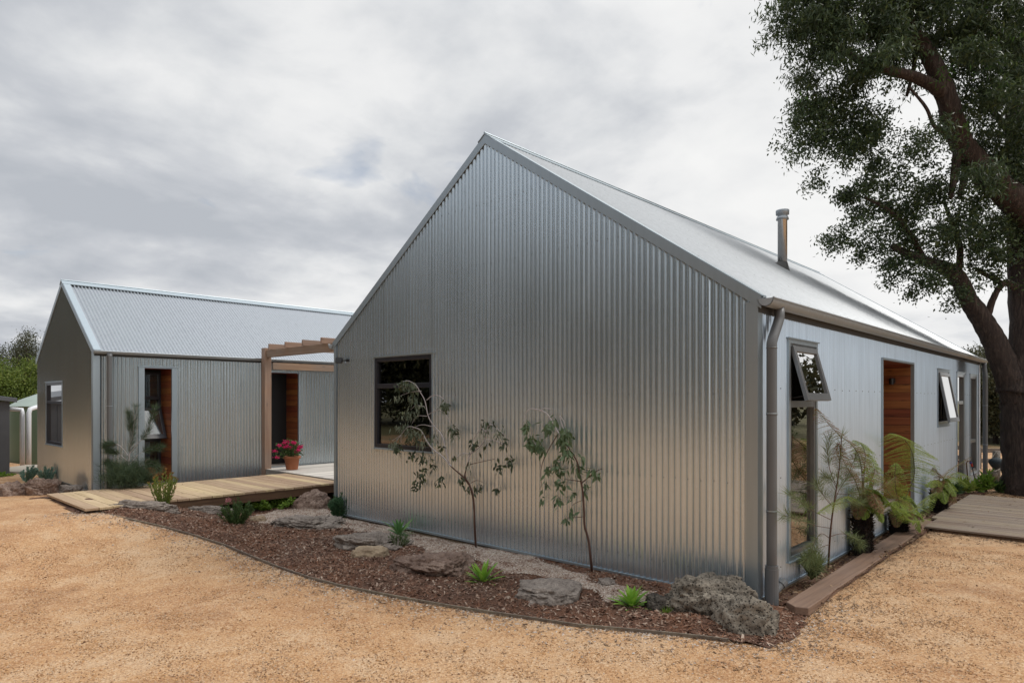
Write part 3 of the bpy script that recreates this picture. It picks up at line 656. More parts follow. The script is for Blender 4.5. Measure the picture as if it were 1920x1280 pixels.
# windows and doorway of the main house
window(HA, plG, *gw, transoms=(2.12,), fm='frame', trim=.012, fw=.06)
window(HA, plS, *W1, transoms=(1.86,), fm='frame_s', awn=(1, 15), trim=.045, fw=.05)
window(HA, plS, *W2, fm='frame_s', awn=(0, 10), trim=.04, fw=.05)
window(HA, plS, *W3, transoms=(1.85,), fm='frame_s', trim=.04, fw=.05)
window(HA, plS, *W4, transoms=(.97,), fm='frame_s', trim=.04, fw=.05)
t = MB(); ring(t, plS, DO[0]-.03, DO[1]+.03, DO[2]-.03, DO[3]+.03, .03, -.02, .03); t.build('doorway_trim', M['flash'], HA)
def recess(parent, pl, u0, u1, z0, z1, dep, side, back, name='doorway'):
    r = MB()
    pbox(r, pl, u1, u1+.03, z0, z1, -dep, -.02); r0 = r.build(name, M[side], parent); r0['_o'] = parent['_o']
    r = MB(); pbox(r, pl, u0-.03, u0, z0, z1, -dep, -.02); r.build('side_lining', M[side], r0); r0['_o'] = parent['_o']
    c = MB(); pbox(c, pl, u0-.03, u1+.03, z1, z1+.03, -dep, -.02); c.build('soffit', M[back], r0)
    c = MB(); pbox(c, pl, u0-.03, u1+.03, z0-.05, z0, -dep, -.0); c.build('threshold', M['deckface'], r0)
    return r0
r0 = recess(HA, plS, DO[0], DO[1], DO[2], DO[3], 1.3, 'cedar_y', 'cedar_x')
b = MB(); pbox(b, plS, DO[0]-.03, DO[1]+.03, DO[2], DO[3], -1.34, -1.3); b.build('door', M['cedar_x'], r0)
# little wall lamp on the far return of the doorway
p = ony(1676, 706, .28); b = MB(); b.box((6.12, .24, 2.18), (6.19, .32, 2.26)); b.tube([(6.10, .28, 2.26), (6.10, .28, 2.16)], .035, 12); b.build('wall_lamp', M['black'], r0)
# flood light on gable
fl = MB(); fl.box((-.05, 6.83, 2.535), (-.01, 6.875, 2.58)); fl.tube([(-.03, 6.85, 2.555), (-.11, 6.88, 2.555)], .012, 8)
fo = fl.build('flood_light', M['black'], HA, bevel=.003); fo['_o'] = (0, 0, 0)
fl = MB(); a = np.array([-.14, 6.93, 2.555]); ux = np.array([-.55, .83, .0]); ux /= np.linalg.norm(ux); uz = np.array([.25, .2, .95]); uz /= np.linalg.norm(uz); un = np.cross(ux, uz)
hd = lambda w, h, d0, d1: [a + ux*sx*w + un*d + uz*sz*h for sz in (-1, 1) for (sx, d) in ((-1, d0), (1, d0), (1, d1), (-1, d1))]
fl.obox(hd(.055, .045, -.02, .02)); fl.build('lamp_head', M['black'], fo, bevel=.003)
fl = MB(); fl.obox(hd(.04, .03, .0202, .022)); fl.build('lamp_lens', M['white'], fo)
# outlet pipes (tap loop) on the long wall
b = MB(); b.tube([(7.35, -.04, -.05), (7.35, -.05, .35), (7.38, -.06, .42), (7.5, -.07, .44), (7.58, -.08, .38), (7.6, -.08, .25), (7.6, -.08, -.05)], .014, 10); b.lathe((7.38, -.06, .42), [(0, .05), (.02, .045), (.03, .02), (.02, 0), (0, -.01)], 10)
b.build('service_pipe', M['steel'], HA, smooth=True)
# interiors
b = MB()
b.box((.12, .12, .20), (LA-.1, WA-.1, .24)); b.box((3.2, 3.4, .24), (3.26, WA-.1, 2.8)); b.box((.12, .12, 2.78), (LA-.1, WA-.12, 2.82)); b.box((LA-.2, .12, .24), (LA-.15, WA-.1, 2.8)); b.box((.12, WA-.16, .24), (LA-.1, WA-.11, 2.8))
b.box((4.2, 2.0, .24), (LA-.2, 2.05, 2.78)); b.box((.12, 3.4, .24), (3.2, 3.45, 2.78)); b.box((3.2, .12, .24), (3.26, 3.4, 2.78)); b.box((6.6, .12, .24), (6.65, 2.0, 2.78)); b.box((9.6, .12, .24), (9.65, 2.0, 2.78)); b.box((11.2, .12, .24), (11.25, 2.0, 2.78))
# inner linings of the two visible walls with their openings
def lining(mb, pl, u0, u1, z0, z1, holes, n=-.10):
    cuts = sorted(set([u0, u1] + [h[0] for h in holes] + [h[1] for h in holes]))
    for a, c in zip(cuts[:-1], cuts[1:]):
        hs = [h for h in holes if h[0] <= a and h[1] >= c]
        if not hs: pbox(mb, pl, a, c, z0, z1, n-.02, n)
        else:
            pbox(mb, pl, a, c, z0, hs[0][2], n-.02, n); pbox(mb, pl, a, c, hs[0][3], z1, n-.02, n)
lining(b, plG, .12, WA-.12, .24, 2.78, [gw]); lining(b, plS, .14, LA-.12, .24, 2.78, [W1, (DO[0]-.05, DO[1]+.05, DO[2]-.05, DO[3]+.05), W2, W3, W4])
b.build('interior_walls', M['inner'], HA)
# what can be seen through the gable window
def curtain(parent, pts, z0, z1, m_):
    mb = MB(); (xa, ya), (xb, yb) = pts; n_ = 60; v = []
    d = np.array([xb-xa, yb-ya]); nr = np.array([-d[1], d[0]]) / np.linalg.norm(d)
    for i in range(n_ + 1):
        q = np.array([xa, ya]) + d * i / n_ + nr * .025 * sin(i * 1.15)
        v += [(q[0], q[1], z0), (q[0], q[1], z1)]
    mb.add(v, [(2*i, 2*i+2, 2*i+3, 2*i+1) for i in range(n_)]); return mb.build('curtain', m_, parent, smooth=True)
curtain(HA, ((.2, 4.72), (.2, 5.0)), 1.0, 2.6, M['curtain'])
b = MB(); b.box((.5, 4.2, .9), (1.3, 6.5, .96)); b.box((1.2, 4.3, .24), (1.26, 6.4, .9)); b.build('bench_top', M['cedar_y'], HA, bevel=.005)
b = MB(); b.lathe((.9, 5.5, .96), [(0, 0), (.09, 0), (.12, .12), (.10, .13), (0, .12)], 16); b.build('bowl', M['terra'], HA, smooth=True)

# flue
FL = (6.53, 2.22); zf_ = EV + RS * 2.22
b = MB(); b.lathe((FL[0], FL[1], zf_), [(0, -.25), (.086, -.25), (.086, .98), (.09, .985)], 28)
f_ = b.build('flue', M['steel'], RFA, smooth=True); f_['_o'] = (0, 0, 0)
b = MB(); b.lathe((FL[0], FL[1], zf_), [(.088, .93), (.115, .935), (.105, .985), (.088, 1.0), (.088, 1.02), (.118, 1.03), (.122, 1.10), (.118, 1.115), (0, 1.125)], 28); b.build('flue_cowl', M['gutter'], f_, smooth=True)
b = MB(); k = 28; v = []
for rr_, dz in ((.19, .03), (.13, .045), (.092, .13), (.088, .14)):
    for j in range(k): a = 2*pi*j/k; v.append((FL[0] + rr_*cos(a), FL[1] + rr_*sin(a), zf_ + dz + RS * rr_ * sin(a) * (1 if dz < .1 else .2)))
b.add(v, [(i*k+j, i*k+(j+1) % k, (i+1)*k+(j+1) % k, (i+1)*k+j) for i in range(3) for j in range(k)]); b.build('flue_boot', M['rubber'], f_, smooth=True)

# ---------------------------------------------------------------- second house
XB, YB, WB, LB, ZB = -2.3, 12.18, 4.62, 15.0, .12
HB = empty('corrugated_house', (XB, YB, 0), 'smaller corrugated metal house at left, behind the timber boardwalk', 'house', 'corrugated metal gabled houses')
RSB = (4.47 - EV) / (WB / 2)
plBG = Pl('x', XB); plBS = Pl('y', YB)
bgw = (14.47, 15.86, .90, 2.30)
mb = MB(); corr(mb, (XB, YB, ZB), (0, 1, 0), (0, 0, 1), (-1, 0, 0), WB, lambda u: 0, lambda u: EV - ZB - .05 + RSB * min(u, WB - u), [(bgw[0]-YB, bgw[1]-YB, bgw[2]-ZB, bgw[3]-ZB)], kinks=[WB/2], seg=8)
mb.build('gable_wall', [M['wall_b'], M['gutter']], HB, smooth=True)
D1 = (-1.40, -.87, .16, 2.56); D2 = (1.325, 2.035, .34, 2.55)
mb = MB(); corr(mb, (XB, YB, ZB), (1, 0, 0), (0, 0, 1), (0, -1, 0), LB, lambda u: 0, lambda u: EV - ZB - .06, [(h[0]-XB, h[1]-XB, h[2]-ZB, h[3]-ZB) for h in (D1, D2)], seg=8, amp=.014)
mb.build('side_wall', [M['wall_b'], M['gutter']], HB, smooth=True)
mb = MB(); corr(mb, (XB, YB+WB, ZB), (1, 0, 0), (0, 0, 1), (0, 1, 0), LB, lambda u: 0, lambda u: EV - ZB - .06, seg=4); mb.build('back_wall', M['wall_b'], HB, smooth=True)
mb = MB(); corr(mb, (XB+LB, YB, ZB), (0, 1, 0), (0, 0, 1), (1, 0, 0), WB, lambda u: 0, lambda u: EV - ZB - .05 + RSB * min(u, WB - u), kinks=[WB/2], seg=4); mb.build('far_gable_wall', M['wall_b'], HB, smooth=True)
roof(HB, XB, XB + LB, YB, WB, EV, RSB, M['roof'])
cornerf(HB, XB, YB, ZB, EV - .04)
gutter(HB, XB - .03, XB + LB, YB - .07, EV - .01, .055)
b = MB(); b.box((XB, YB - .022, EV - .10), (XB + LB, YB - .014, EV + .005)); b.build('fascia', M['rubber'], HB)
b = MB(); b.box((XB - .02, YB, ZB - .03), (XB, YB + WB, ZB)); b.box((XB + .02, YB + .02, -.3), (XB + LB, YB + .05, ZB - .02)); b.box((XB + .03, YB + .02, -.3), (XB + .06, YB + WB, ZB - .03)); b.build('plinth', M['rubber'], HB)
dpb = pipeo(HB, -2.06, YB - .11, EV - .06, .1, .05, False)
window(HB, plBG, *bgw, transoms=(1.85,), fm='frame', trim=.015, fw=.06)
t = MB(); ring(t, plBS, D1[0]-.11, D1[1]+.10, D1[2]-.05, D1[3]+.03, (.11, .10, .04, .03), -.02, .024); pbox(t, plBS, D1[0]-.13, D1[1]+.12, D1[3]+.03, D1[3]+.045, 0, .04); t.build('doorway_trim', M['flash'], HB)
t = MB(); ring(t, plBS, D2[0]-.02, D2[1]+.02, D2[2]-.03, D2[3]+.02, .02, -.02, .03); t.build('doorway_trim', M['flash'], HB)
ra = recess(HB, plBS, *D1, .62, 'cedar_y', 'cedar_x', 'window_recess')
rb_ = recess(HB, plBS, *D2, .62, 'cedar_y', 'cedar_x', 'doorway')
b = MB(); pbox(b, plBS, D1[0], D1[1], D1[2], .46, -.62, -.50); b.build('sill_boards', M['cedar_x'], ra)
plR = Pl('y', YB + .62)
w = window(HB, plR, D1[0]-.2, D1[1], .46, 2.5, transoms=(1.95, 1.05), fm='frame', trim=0, fw=.05)
# open hopper sash in that recess
b = MB(); an = radians(28)
def hp(u, v, n): return (u, YB + .54 - v*sin(an) - n*cos(an), 1.72 - v*cos(an) + n*sin(an))
def hb(mb, a, c, v0, v1): mb.obox([hp(a, v1, 0), hp(c, v1, 0), hp(c, v1, .03), hp(a, v1, .03), hp(a, v0, 0), hp(c, v0, 0), hp(c, v0, .03), hp(a, v0, .03)])
hb(b, -1.38, -1.33, 0, .72); hb(b, -.95, -.90, 0, .72); hb(b, -1.33, -.95, 0, .05); hb(b, -1.33, -.95, .62, .72); b.build('sash', M['frame'], w)
b = MB(); b.obox([hp(-1.33, .62, .012), hp(-.95, .62, .012), hp(-.95, .62, .018), hp(-1.33, .62, .018), hp(-1.33, .05, .012), hp(-.95, .05, .012), hp(-.95, .05, .018), hp(-1.33, .05, .018)]); b.build('pane', M['glass'], w)
b = MB(); pbox(b, plBS, D2[0], D2[1], D2[2], D2[3], -.62, -.57); do = b.build('door', M['black'], rb_, bevel=.003); do['_o'] = HB['_o']
b = MB()
b.box((XB+.1, YB+.70, .2), (XB+LB-.1, YB+.74, 2.8)); b.box((XB+.12, YB+.74, .2), (XB+.9, YB+.76, 2.8)); b.box((XB+.9, YB+.74, .15), (XB+.94, YB+WB-.1, 2.8)); b.box((XB+.1, YB+.12, 2.76), (XB+LB-.1, YB+WB-.1, 2.8)); b.box((XB+.1, YB+.12, .1), (XB+LB-.1, YB+WB-.1, .14))
b.build('interior_walls', M['dark'], HB)
curtain(HB, ((XB+.16, 14.45), (XB+.16, 15.9)), .8, 1.84, M['shed'])

# ---------------------------------------------------------------- boardwalk, decks, pergola, sleeper
BW = empty('boardwalk', (-1.1, 9.8, .3), 'low timber boardwalk of wide tan planks running from the driveway to the pale deck', 'boardwalk')
b = MB(); x = -3.33; i = 0
while x < 1.03:
    j = random.uniform(-.006, .006); x2 = min(x + .178, 1.04)
    b.box((x, 8.64 + j, .262 + j*.3), (x2, 10.92 + j, .30 + j*.3)); x += .185
b.build('planks', M['board'], BW, bevel=.004)
for bx_ in (((-2.9, 8.66, .12), (1.04, 8.705, .260)), ((-3.2, 10.85, .12), (1.04, 10.9, .258))): b = MB(); b.box(*bx_); b.build('bearer', M['joist'], BW)
for yy in (9.2, 10.3):
    for xx in (-1.2, .9): b = MB(); b.box((xx, yy, -.3), (xx + .1, yy + .1, .26)); b.build('support', M['joist'], BW)
DK = empty('pale_deck', (3.5, 10, .32), 'pale weathered deck between the two houses under the pergola', 'deck')
b = MB(); y = 7.45
while y < 12.05:
    b.box((1.07, y, .295), (7.5, min(y + .088, 12.1), .32)); y += .093
b.build('boards', M['deckw'], DK, bevel=.002)
b = MB(); b.box((1.05, 7.4, .10), (1.068, 12.12, .322)); b.build('fascia', M['deckface'], DK)
b = MB(); b.box((1.3, 7.5, .15), (7.4, 12.0, .29)); b.build('joists', M['joist'], DK)
PG = empty('pergola', (1.12, 11.97, .32), 'timber pergola over the pale deck with one pinkish brown post and open rafters', 'pergola')
b = MB(); b.box((1.03, 11.86, .12), (1.19, 12.03, 3.10)); b.build('post', M['perg_z'], PG, bevel=.006)
b = MB(); b.box((6.9, 11.86, .3), (7.06, 12.0, 2.95)); b.build('post', M['perg_z'], PG, bevel=.006)
b = MB(); b.box((1.06, 7.30, 2.88), (1.15, 11.858, 3.05)); b.build('beam', M['perg_y'], PG, bevel=.006)
b = MB(); b.box((6.95, 7.30, 2.88), (7.04, 11.858, 3.05)); b.build('beam', M['perg_y'], PG, bevel=.006)
for yy in np.arange(7.9, 12.2, .74):
    b = MB(); b.box((1.0, yy, 3.052), (7.2, yy + .045, 3.175)); b.build('rafter', M['perg_x'], PG, bevel=.004)
b = MB(); b.box((1.3, 12.00, 2.62), (7.0, 12.045, 2.78)); b.box((1.16, 7.6, 2.76), (7.0, 11.8, 2.78)) if False else None; b.build('wall_plate', M['perg_x'], PG)
SL = [gp(1473, 1127), gp(1489, 1135), gp(1516, 1139), gp(1750, 976), gp(1722, 966)]
def pz(px, py, z): d = ray(px, py); return CAM + d * ((z - CAM[2]) / d[2])
tp = [pz(1474, 1127, .03), pz(1490, 1136, .03), pz(1516, 1139, .03), pz(1751, 977, .03), pz(1724, 968, .03)]
b = MB(); v = tp + [p - np.array([0, 0, .075]) for p in tp]
b.add(v, [(0,1,2,3,4), (9,8,7,6,5), (0,5,6,1), (1,6,7,2), (2,7,8,3), (3,8,9,4), (4,9,5,0)])
so2 = b.build('timber_sleeper', M['sleeper'], bevel=.008); tag(so2, 'long flat brown timber sleeper edging the bed under the long wall', 'sleeper')
RD = empty('weathered_deck', (7.2, -2, .06), 'grey brown slatted timber platform at the foot of the big tree', 'deck')
b = MB(); x = 5.02
while x < 9.4:
    y1_ = -.40 if x < 5.9 else -.32
    b.box((x, -5.5, .035), (x + .083, y1_ + random.uniform(-.006, .006), .06 + random.uniform(-.001, .001))); x += .09
b.build('boards', M['deckr'], RD, bevel=.002)
b = MB(); b.box((5.04, -5.4, -.12), (9.3, -.5, .030)); b.build('joists', M['joist'], RD)

# ---------------------------------------------------------------- rocks
def hx_big(sz): return sz[0] > .35
def rock(name, label, c, size, mt, seed, flat=.35, rough=1.0, yaw=0.0, group='garden rocks', zsink=.25, pit=.02, cut=None):
    import bmesh
    bm = bmesh.new(); bmesh.ops.create_icosphere(bm, subdivisions=6 if hx_big(size) else 5, radius=1)
    c = np.asarray(c, float); hx, hy, hz = size; ca, sa = cos(yaw), sin(yaw); off = Vector((seed * 7.3, seed * 3.1, seed * 1.7))
    for v in bm.verts:
        p = v.co.copy()
        q = Vector((abs(p.x)**.85 * (1 if p.x > 0 else -1), abs(p.y)**.85 * (1 if p.y > 0 else -1), p.z))
        if q.z > flat: q.z = flat + (q.z - flat) * .45
        d = 1 + rough * (.34 * mn.noise(p * 1.1 + off) + .22 * mn.noise(p * 2.6 + off) - .16 * abs(mn.noise(p * 4.5 + off)) + .09 * mn.noise(p * 8 + off) + .05 * mn.noise(p * 18 + off))
        vor = mn.voronoi(p * 9 + off)[0][0]; d -= pit * max(0, (.35 - vor)) * 3
        q *= d
        if cut is not None and q.x > cut: q.x = cut + (q.x - cut) * .15
        v.co = (q.x * hx * ca - q.y * hy * sa, q.x * hx * sa + q.y * hy * ca, (q.z / (flat + (1-flat)*.45)) * hz)
    me = bpy.data.meshes.new(name); bm.to_mesh(me); bm.free(); me.materials.append(mt); me.polygons.foreach_set('use_smooth', [True]*len(me.polygons))
    o = bpy.data.objects.new(name, me); COL.objects.link(o); o.location = (c[0], c[1], c[2] - zsink * hz)
    return tag(o, label, 'rock', group)
YAW = math.atan2(RT[1], RT[0])    # long side across the view
def rpx(x0, x1, ytop, ybase, depth, mt, seed, label, yaw=0, name='rock', **kw):
    p = gp((x0 + x1) / 2, ybase - 2); Y = (p - CAM) @ FW; hw = (x1 - x0) / 2 * Y / FPX * .92
    kd = depth if depth else hw * .7; p = p + FW * kd * .7; p[2] = float(bedz(p[0], p[1]) if inpoly(BED, p[0], p[1]) else zt(p[0], p[1]))
    # height from the top edge pixel
    Y2 = (p - CAM) @ FW; h = (CAM[2] - (ytop - HY) / FPX * Y2) - p[2]; zs = .15
    return rock(name, label, p, (hw, kd, max(.05, h) / (1 - zs)), mt, seed, yaw=YAW + yaw, zsink=zs, **kw)
rpx(537, 623, 922, 962, .34, M['redrock'], 1, 'chunky brown boulder with a dark split face beside the boardwalk end', flat=.55, rough=.6)
rpx(488, 640, 968, 999, .38, M['greyrock'], 2, 'low grey slab rock left of the blue green bushy shrub', flat=.3, yaw=-.25)
rpx(612, 762, 1000, 1040, .36, M['greyrock'], 3, 'long flat grey rock behind the tan boulder', flat=.3, yaw=-.2)
rpx(652, 730, 1024, 1055, .18, M['tanrock'], 14, 'smooth tan boulder lying in reddish needles', flat=.5, rough=.5, pit=0)
rpx(728, 892, 1040, 1088, .42, M['redrock'], 5.5, 'long pitted brown rock between the tan boulder and the middle agave', flat=.3, yaw=-.3)
rpx(962, 1106, 1094, 1140, .34, M['greyrock'], 6.4, 'brown log shaped rock with a cut end below the right sapling', flat=.3, rough=.9, yaw=-.3, cut=.85)
rpx(1212, 1266, 1114, 1154, .13, M['darkrock'], 7, 'small nearly black rock between the nearest agave and the largest lava boulder')
rpx(1250, 1438, 1088, 1164, .30, M['lava'], 8, 'largest pitted grey lava boulder at the foot of the house corner', flat=.5, rough=.9, pit=.05)
rpx(1338, 1486, 1118, 1194, .24, M['lava'], 9, 'lower pitted lava boulder in front, touching the timber sleeper end', flat=.45, rough=.9, pit=.05, yaw=-.35)
rpx(196, 330, 940, 962, .14, M['greyrock'], 10, 'flat grey rock under the front edge of the boardwalk, behind the upright yellow green shrub', flat=.3)
rpx(330, 445, 948, 970, .14, M['greyrock'], 11, 'flat grey rock against the boardwalk front, between the yellow green and reddish shrubs', flat=.3)
rpx(350, 404, 889, 903, .2, M['greyrock'], 12, 'pale rock peeping over the far edge of the boardwalk', flat=.4)
rpx(464, 498, 966, 985, .10, M['tanrock'], 13, 'small pale rock beside the reddish shrub', flat=.5, rough=.5)
rpx(-20, 42, 903, 931, .3, M['redrock'], 14.5, 'layered brown rock at the left edge of the picture', flat=.4)
rpx(28, 106, 900, 930, .26, M['redrock'], 15, 'long brown rock in front of the blue green succulents', flat=.35, yaw=.1)
rpx(82, 150, 910, 928, .2, M['greyrock'], 16, 'low grey rock touching the left end of the boardwalk', flat=.3)
rpx(1120, 1160, 1098, 1112, .12, M['greyrock'], 17, 'small half buried stone behind the nearest agave', flat=.3)

# ---------------------------------------------------------------- plants
def leafq(c, d, n, l, w, fold=.0):
    """rhombic leaves; c base (N,3), d dir, n side"""
    c = np.asarray(c); d = d / (np.linalg.norm(d, axis=1)[:, None] + 1e-9); sdv = np.cross(d, n); sdv /= np.linalg.norm(sdv, axis=1)[:, None] + 1e-9
    l = np.broadcast_to(l, (len(c),))[:, None]; w = np.broadcast_to(w, (len(c),))[:, None]
    return np.stack([c, c + d*l*.42 + sdv*w/2, c + d*l, c + d*l*.42 - sdv*w/2], 1)
def rvec(n): v = rng.normal(size=(n, 3)); return v / np.linalg.norm(v, axis=1)[:, None]
def blade(mb, base, dirv, length, width, curve=.3, n=6, m=0, fold=.25):
    """a strap leaf with a keel, arching outwards"""
    d = np.asarray(dirv, float); d /= np.linalg.norm(d); out = np.array([d[0], d[1], 0]); out = out / (np.linalg.norm(out) + 1e-6); sd_ = np.array([-out[1], out[0], 0]); v = []
    p = np.asarray(base, float).copy()
    for i in range(n + 1):
        t = i / n; w = width * (sin(pi * (.12 + .88 * t) ** .8) ** .8 if t < 1 else 0) / 2
        dd = d + (out * .6 - np.array([0, 0, 1.])) * curve * t; dd /= np.linalg.norm(dd); up = np.cross(sd_, dd)
        v += [p - sd_ * w + up * w * fold * -1, p, p + sd_ * w - up * w * fold]
        p = p + dd * length / n
    f = []
    for i in range(n): a = 3*i; f += [(a, a+1, a+4, a+3), (a+1, a+2, a+5, a+4)]
    mb.add(v, f, m)
def agave(px, py, h, mt, label, seed, nl=26, wd=.05, s_=None):
    random.seed(seed); p = gp(px, py)
    if s_ is not None: p = onx(px, py, s_); p[2] = float(bedz(p[0], p[1]))
    mb = MB()
    for i in range(nl):
        a = i * 2.4 + random.uniform(-.2, .2); t = i / nl; el = radians(8 + 72 * t); l = h * random.uniform(.75, 1.1) * (1.0 if t < .8 else .8)
        blade(mb, p + np.array([cos(a), sin(a), 0]) * .012 + [0, 0, .02 + .05 * t], (cos(a) * cos(el), sin(a) * cos(el), sin(el)), l, wd * random.uniform(.8, 1.15), random.uniform(.1, .45))
    o = mb.build('agave', mt, loc=p, smooth=True); tag(o, label, 'agave', 'agaves in the gravel bed'); return o
agave(905, 1098, .27, M['agave'], 'bright green agave, the middle one, with pointed leaves beside the long brown rock', 1, 24)
agave(1184, 1146, .24, M['agave'], 'bright green agave nearest the viewer, beside the small dark rock', 2, 30, .05)
agave(748, 992, .30, M['agave2'], 'darker green agave close against the gable wall, smallest in view', 3, 26, .045, s_=-.30)

def shrub(name, px, py, h, rad, nst, leaf_l, leaf_w, mt, label, cat='shrub', seed=1, up=.8, per=45, stem='stemg', tipm=None, curve=.3, loc=None, whorl=.8, thin=.004):
    random.seed(seed); p = gp(px, py) if loc is None else np.asarray(loc, float); root = empty(name, tuple(p), label, cat)
    if loc is None and h > .15: h *= 1.22; rad *= 1.2; nst = int(nst * 1.3); per = int(per * 1.25); leaf_l *= 1.15; leaf_w *= 1.2
    sb = MB(); lb = MB(); tb = MB(); 
    for i in range(nst):
        a = random.uniform(0, 2*pi); r = rad * sqrt(random.random()); hh = h * random.uniform(.72, 1.1) * (1 - .35 * (r / rad) ** 2)
        pts = []; k = 7
        for j in range(k):
            t = j / (k - 1); rr = r * (t ** (1 / (1 + curve))); pts.append(p + np.array([cos(a) * rr + random.uniform(-.004, .004), sin(a) * rr + random.uniform(-.004, .004), hh * t - .01]))
        pts = np.array(pts); sb.tube(pts, np.linspace(thin, thin * .4, k), 5)
        tt = rng.uniform(.12, 1, per); idx = tt * (k - 1); i0 = np.minimum(idx.astype(int), k - 2); fr = (idx - i0)[:, None]; c = pts[i0] * (1 - fr) + pts[i0 + 1] * fr
        ax = pts[i0 + 1] - pts[i0]; ax /= np.linalg.norm(ax, axis=1)[:, None]; d = ax * up + rvec(per) * whorl
        lb.quads(leafq(c, d, rvec(per), leaf_l * 1.25 * rng.uniform(.6, 1.1, per), leaf_w * 1.35))
        if tipm:
            nt_ = 10; d = ax[:1].repeat(nt_, 0) * .9 + rvec(nt_) * .45; tb.quads(leafq(pts[-1:].repeat(nt_, 0), d, rvec(nt_), leaf_l * .9, leaf_w * 1.1))
    sb.build('stems', M[stem], root); lb.build('leaves', mt, root)
    if tipm: tb.build('tips', tipm, root)
    return root
shrub('upright_shrub', 306, 957, .52, .17, 20, .04, .010, M['yel'], 'upright yellow green shrub with rusty tips in front of the boardwalk', seed=3, tipm=M['tips'], per=50, whorl=.45)
sh = shrub('reddish_shrub', 442, 987, .34, .22, 42, .035, .007, M['shrub'], 'dense dark green shrub with reddish base and a pale pink bloom by the boardwalk', seed=4, per=60, whorl=.6)
b = MB(); q = at(428, 938, (gp(442, 987) - CAM) @ FW); b.tube([gp(436, 985), q], .003, 5); b.build('flower_stem', M['stemg'], sh)
b = MB(); b.quads(leafq(np.repeat([q], 120, 0) + rng.normal(0, .018, (120, 3)), rvec(120), rvec(120), .022, .01)); b.build('bloom', M['palepink'], sh)
shrub('groundcover_plant', 512, 958, .26, .40, 40, .05, .016, M['lime'], 'feathery light green low plant between the reddish shrub and the boulder', 'plant', 5, per=42, up=.4, whorl=.9)
shrub('groundcover_plant', 479, 958, .20, .22, 18, .05, .016, M['lime'], 'smaller light green plant just right of the reddish shrub', 'plant', 15, per=36, up=.4, whorl=.9)
shrub('blue_green_shrub', 638, 977, .36, .19, 30, .05, .012, M['blueleaf'], 'blue green bushy shrub at the far foot of the gable wall', seed=6, per=60, whorl=.5)
shrub('grass_tuft', 745, 1031, .17, .12, 40, .06, .003, M['shrub'], 'small tuft of fine green grass behind the tan boulder', 'grass', 7, per=14, whorl=.2)
shrub('ground_plant', 385, 957, .12, .06, 8, .05, .03, M['succ'], 'tiny pale green plant tucked under the boardwalk edge', 'plant', 8, per=14)
shrub('grass_tuft', 1248, 1160, .10, .05, 14, .05, .003, M['lime'], 'tiny grass tuft in front of the small dark rock', 'grass', 9, per=10, whorl=.2)
for i, (x_, y_, h_) in enumerate([(50, 905, .36), (86, 906, .34), (106, 903, .33)]):
    shrub('succulent_plant', x_, y_, h_ * .9, .16, 11, .055, .016, M['succ'],
          ['upright blue green succulent nearest the grey shed', 'upright blue green succulent, middle of the three by the far gable', 'upright blue green succulent closest to the boardwalk'][i], 'succulent', 20 + i, per=70, whorl=.55, up=.9)
shrub('ground_plant', 4, 893, .10, .25, 14, .05, .02, M['lime'], 'low green plant at the foot of the grey shed', 'plant', 30, per=20)

# geranium pot
pp = pz(547.5, 880, .322)
PT = empty('flower_pot', tuple(pp), 'terracotta pot of bright pink geraniums on the pale deck', 'flower pot')
b = MB(); b.lathe(pp, [(0, .005), (.125, .005), (.13, .02), (.165, .25), (.19, .255), (.195, .31), (.18, .315), (.165, .28), (0, .27)], 32); b.build('pot', M['terra'], PT, smooth=True, bevel=0)
b = MB(); b.lathe(pp, [(0, .295), (.165, .29)], 20); b.build('soil', M['soil'], PT)
st = MB(); lf = MB(); fb = MB()
bl = [(519, 857), (524, 835), (533, 830), (534, 838), (538, 836), (550, 829), (552, 830), (562, 838), (560, 843), (541, 830), (546, 838), (516, 845), (565, 837), (537, 827), (556, 846)]
for i, (x_, y_) in enumerate(bl):
    q = at(x_, y_, 14.7 + rng.uniform(-.12, .12)); r_ = pp + [0, 0, .29]; m_ = (q + r_) / 2 + rng.normal(0, .02, 3); st.tube([r_, m_, q], .004, 5)
    n_ = 70; fb.quads(leafq(q + rng.normal(0, .022, (n_, 3)) * [1, 1, .7], rvec(n_), rvec(n_), .028, .02))
n_ = 900; t = rng.random(n_)[:, None] ** .6; tg = np.array([at(x_, y_, 14.75) for x_, y_ in bl])[rng.integers(0, len(bl), n_)]; c = (pp + [0, 0, .30]) * (1 - t) + tg * t + rng.normal(0, .045, (n_, 3)); c = c[c[:, 2] > pp[2] + .27]
lf.quads(leafq(c, rvec(len(c)) + [0, 0, .3], rvec(len(c)), .045, .035))
st.build('stems', M['stemg'], PT); lf.build('leaves', M['shrub'], PT); fb.build('blooms', M['pink'], PT)

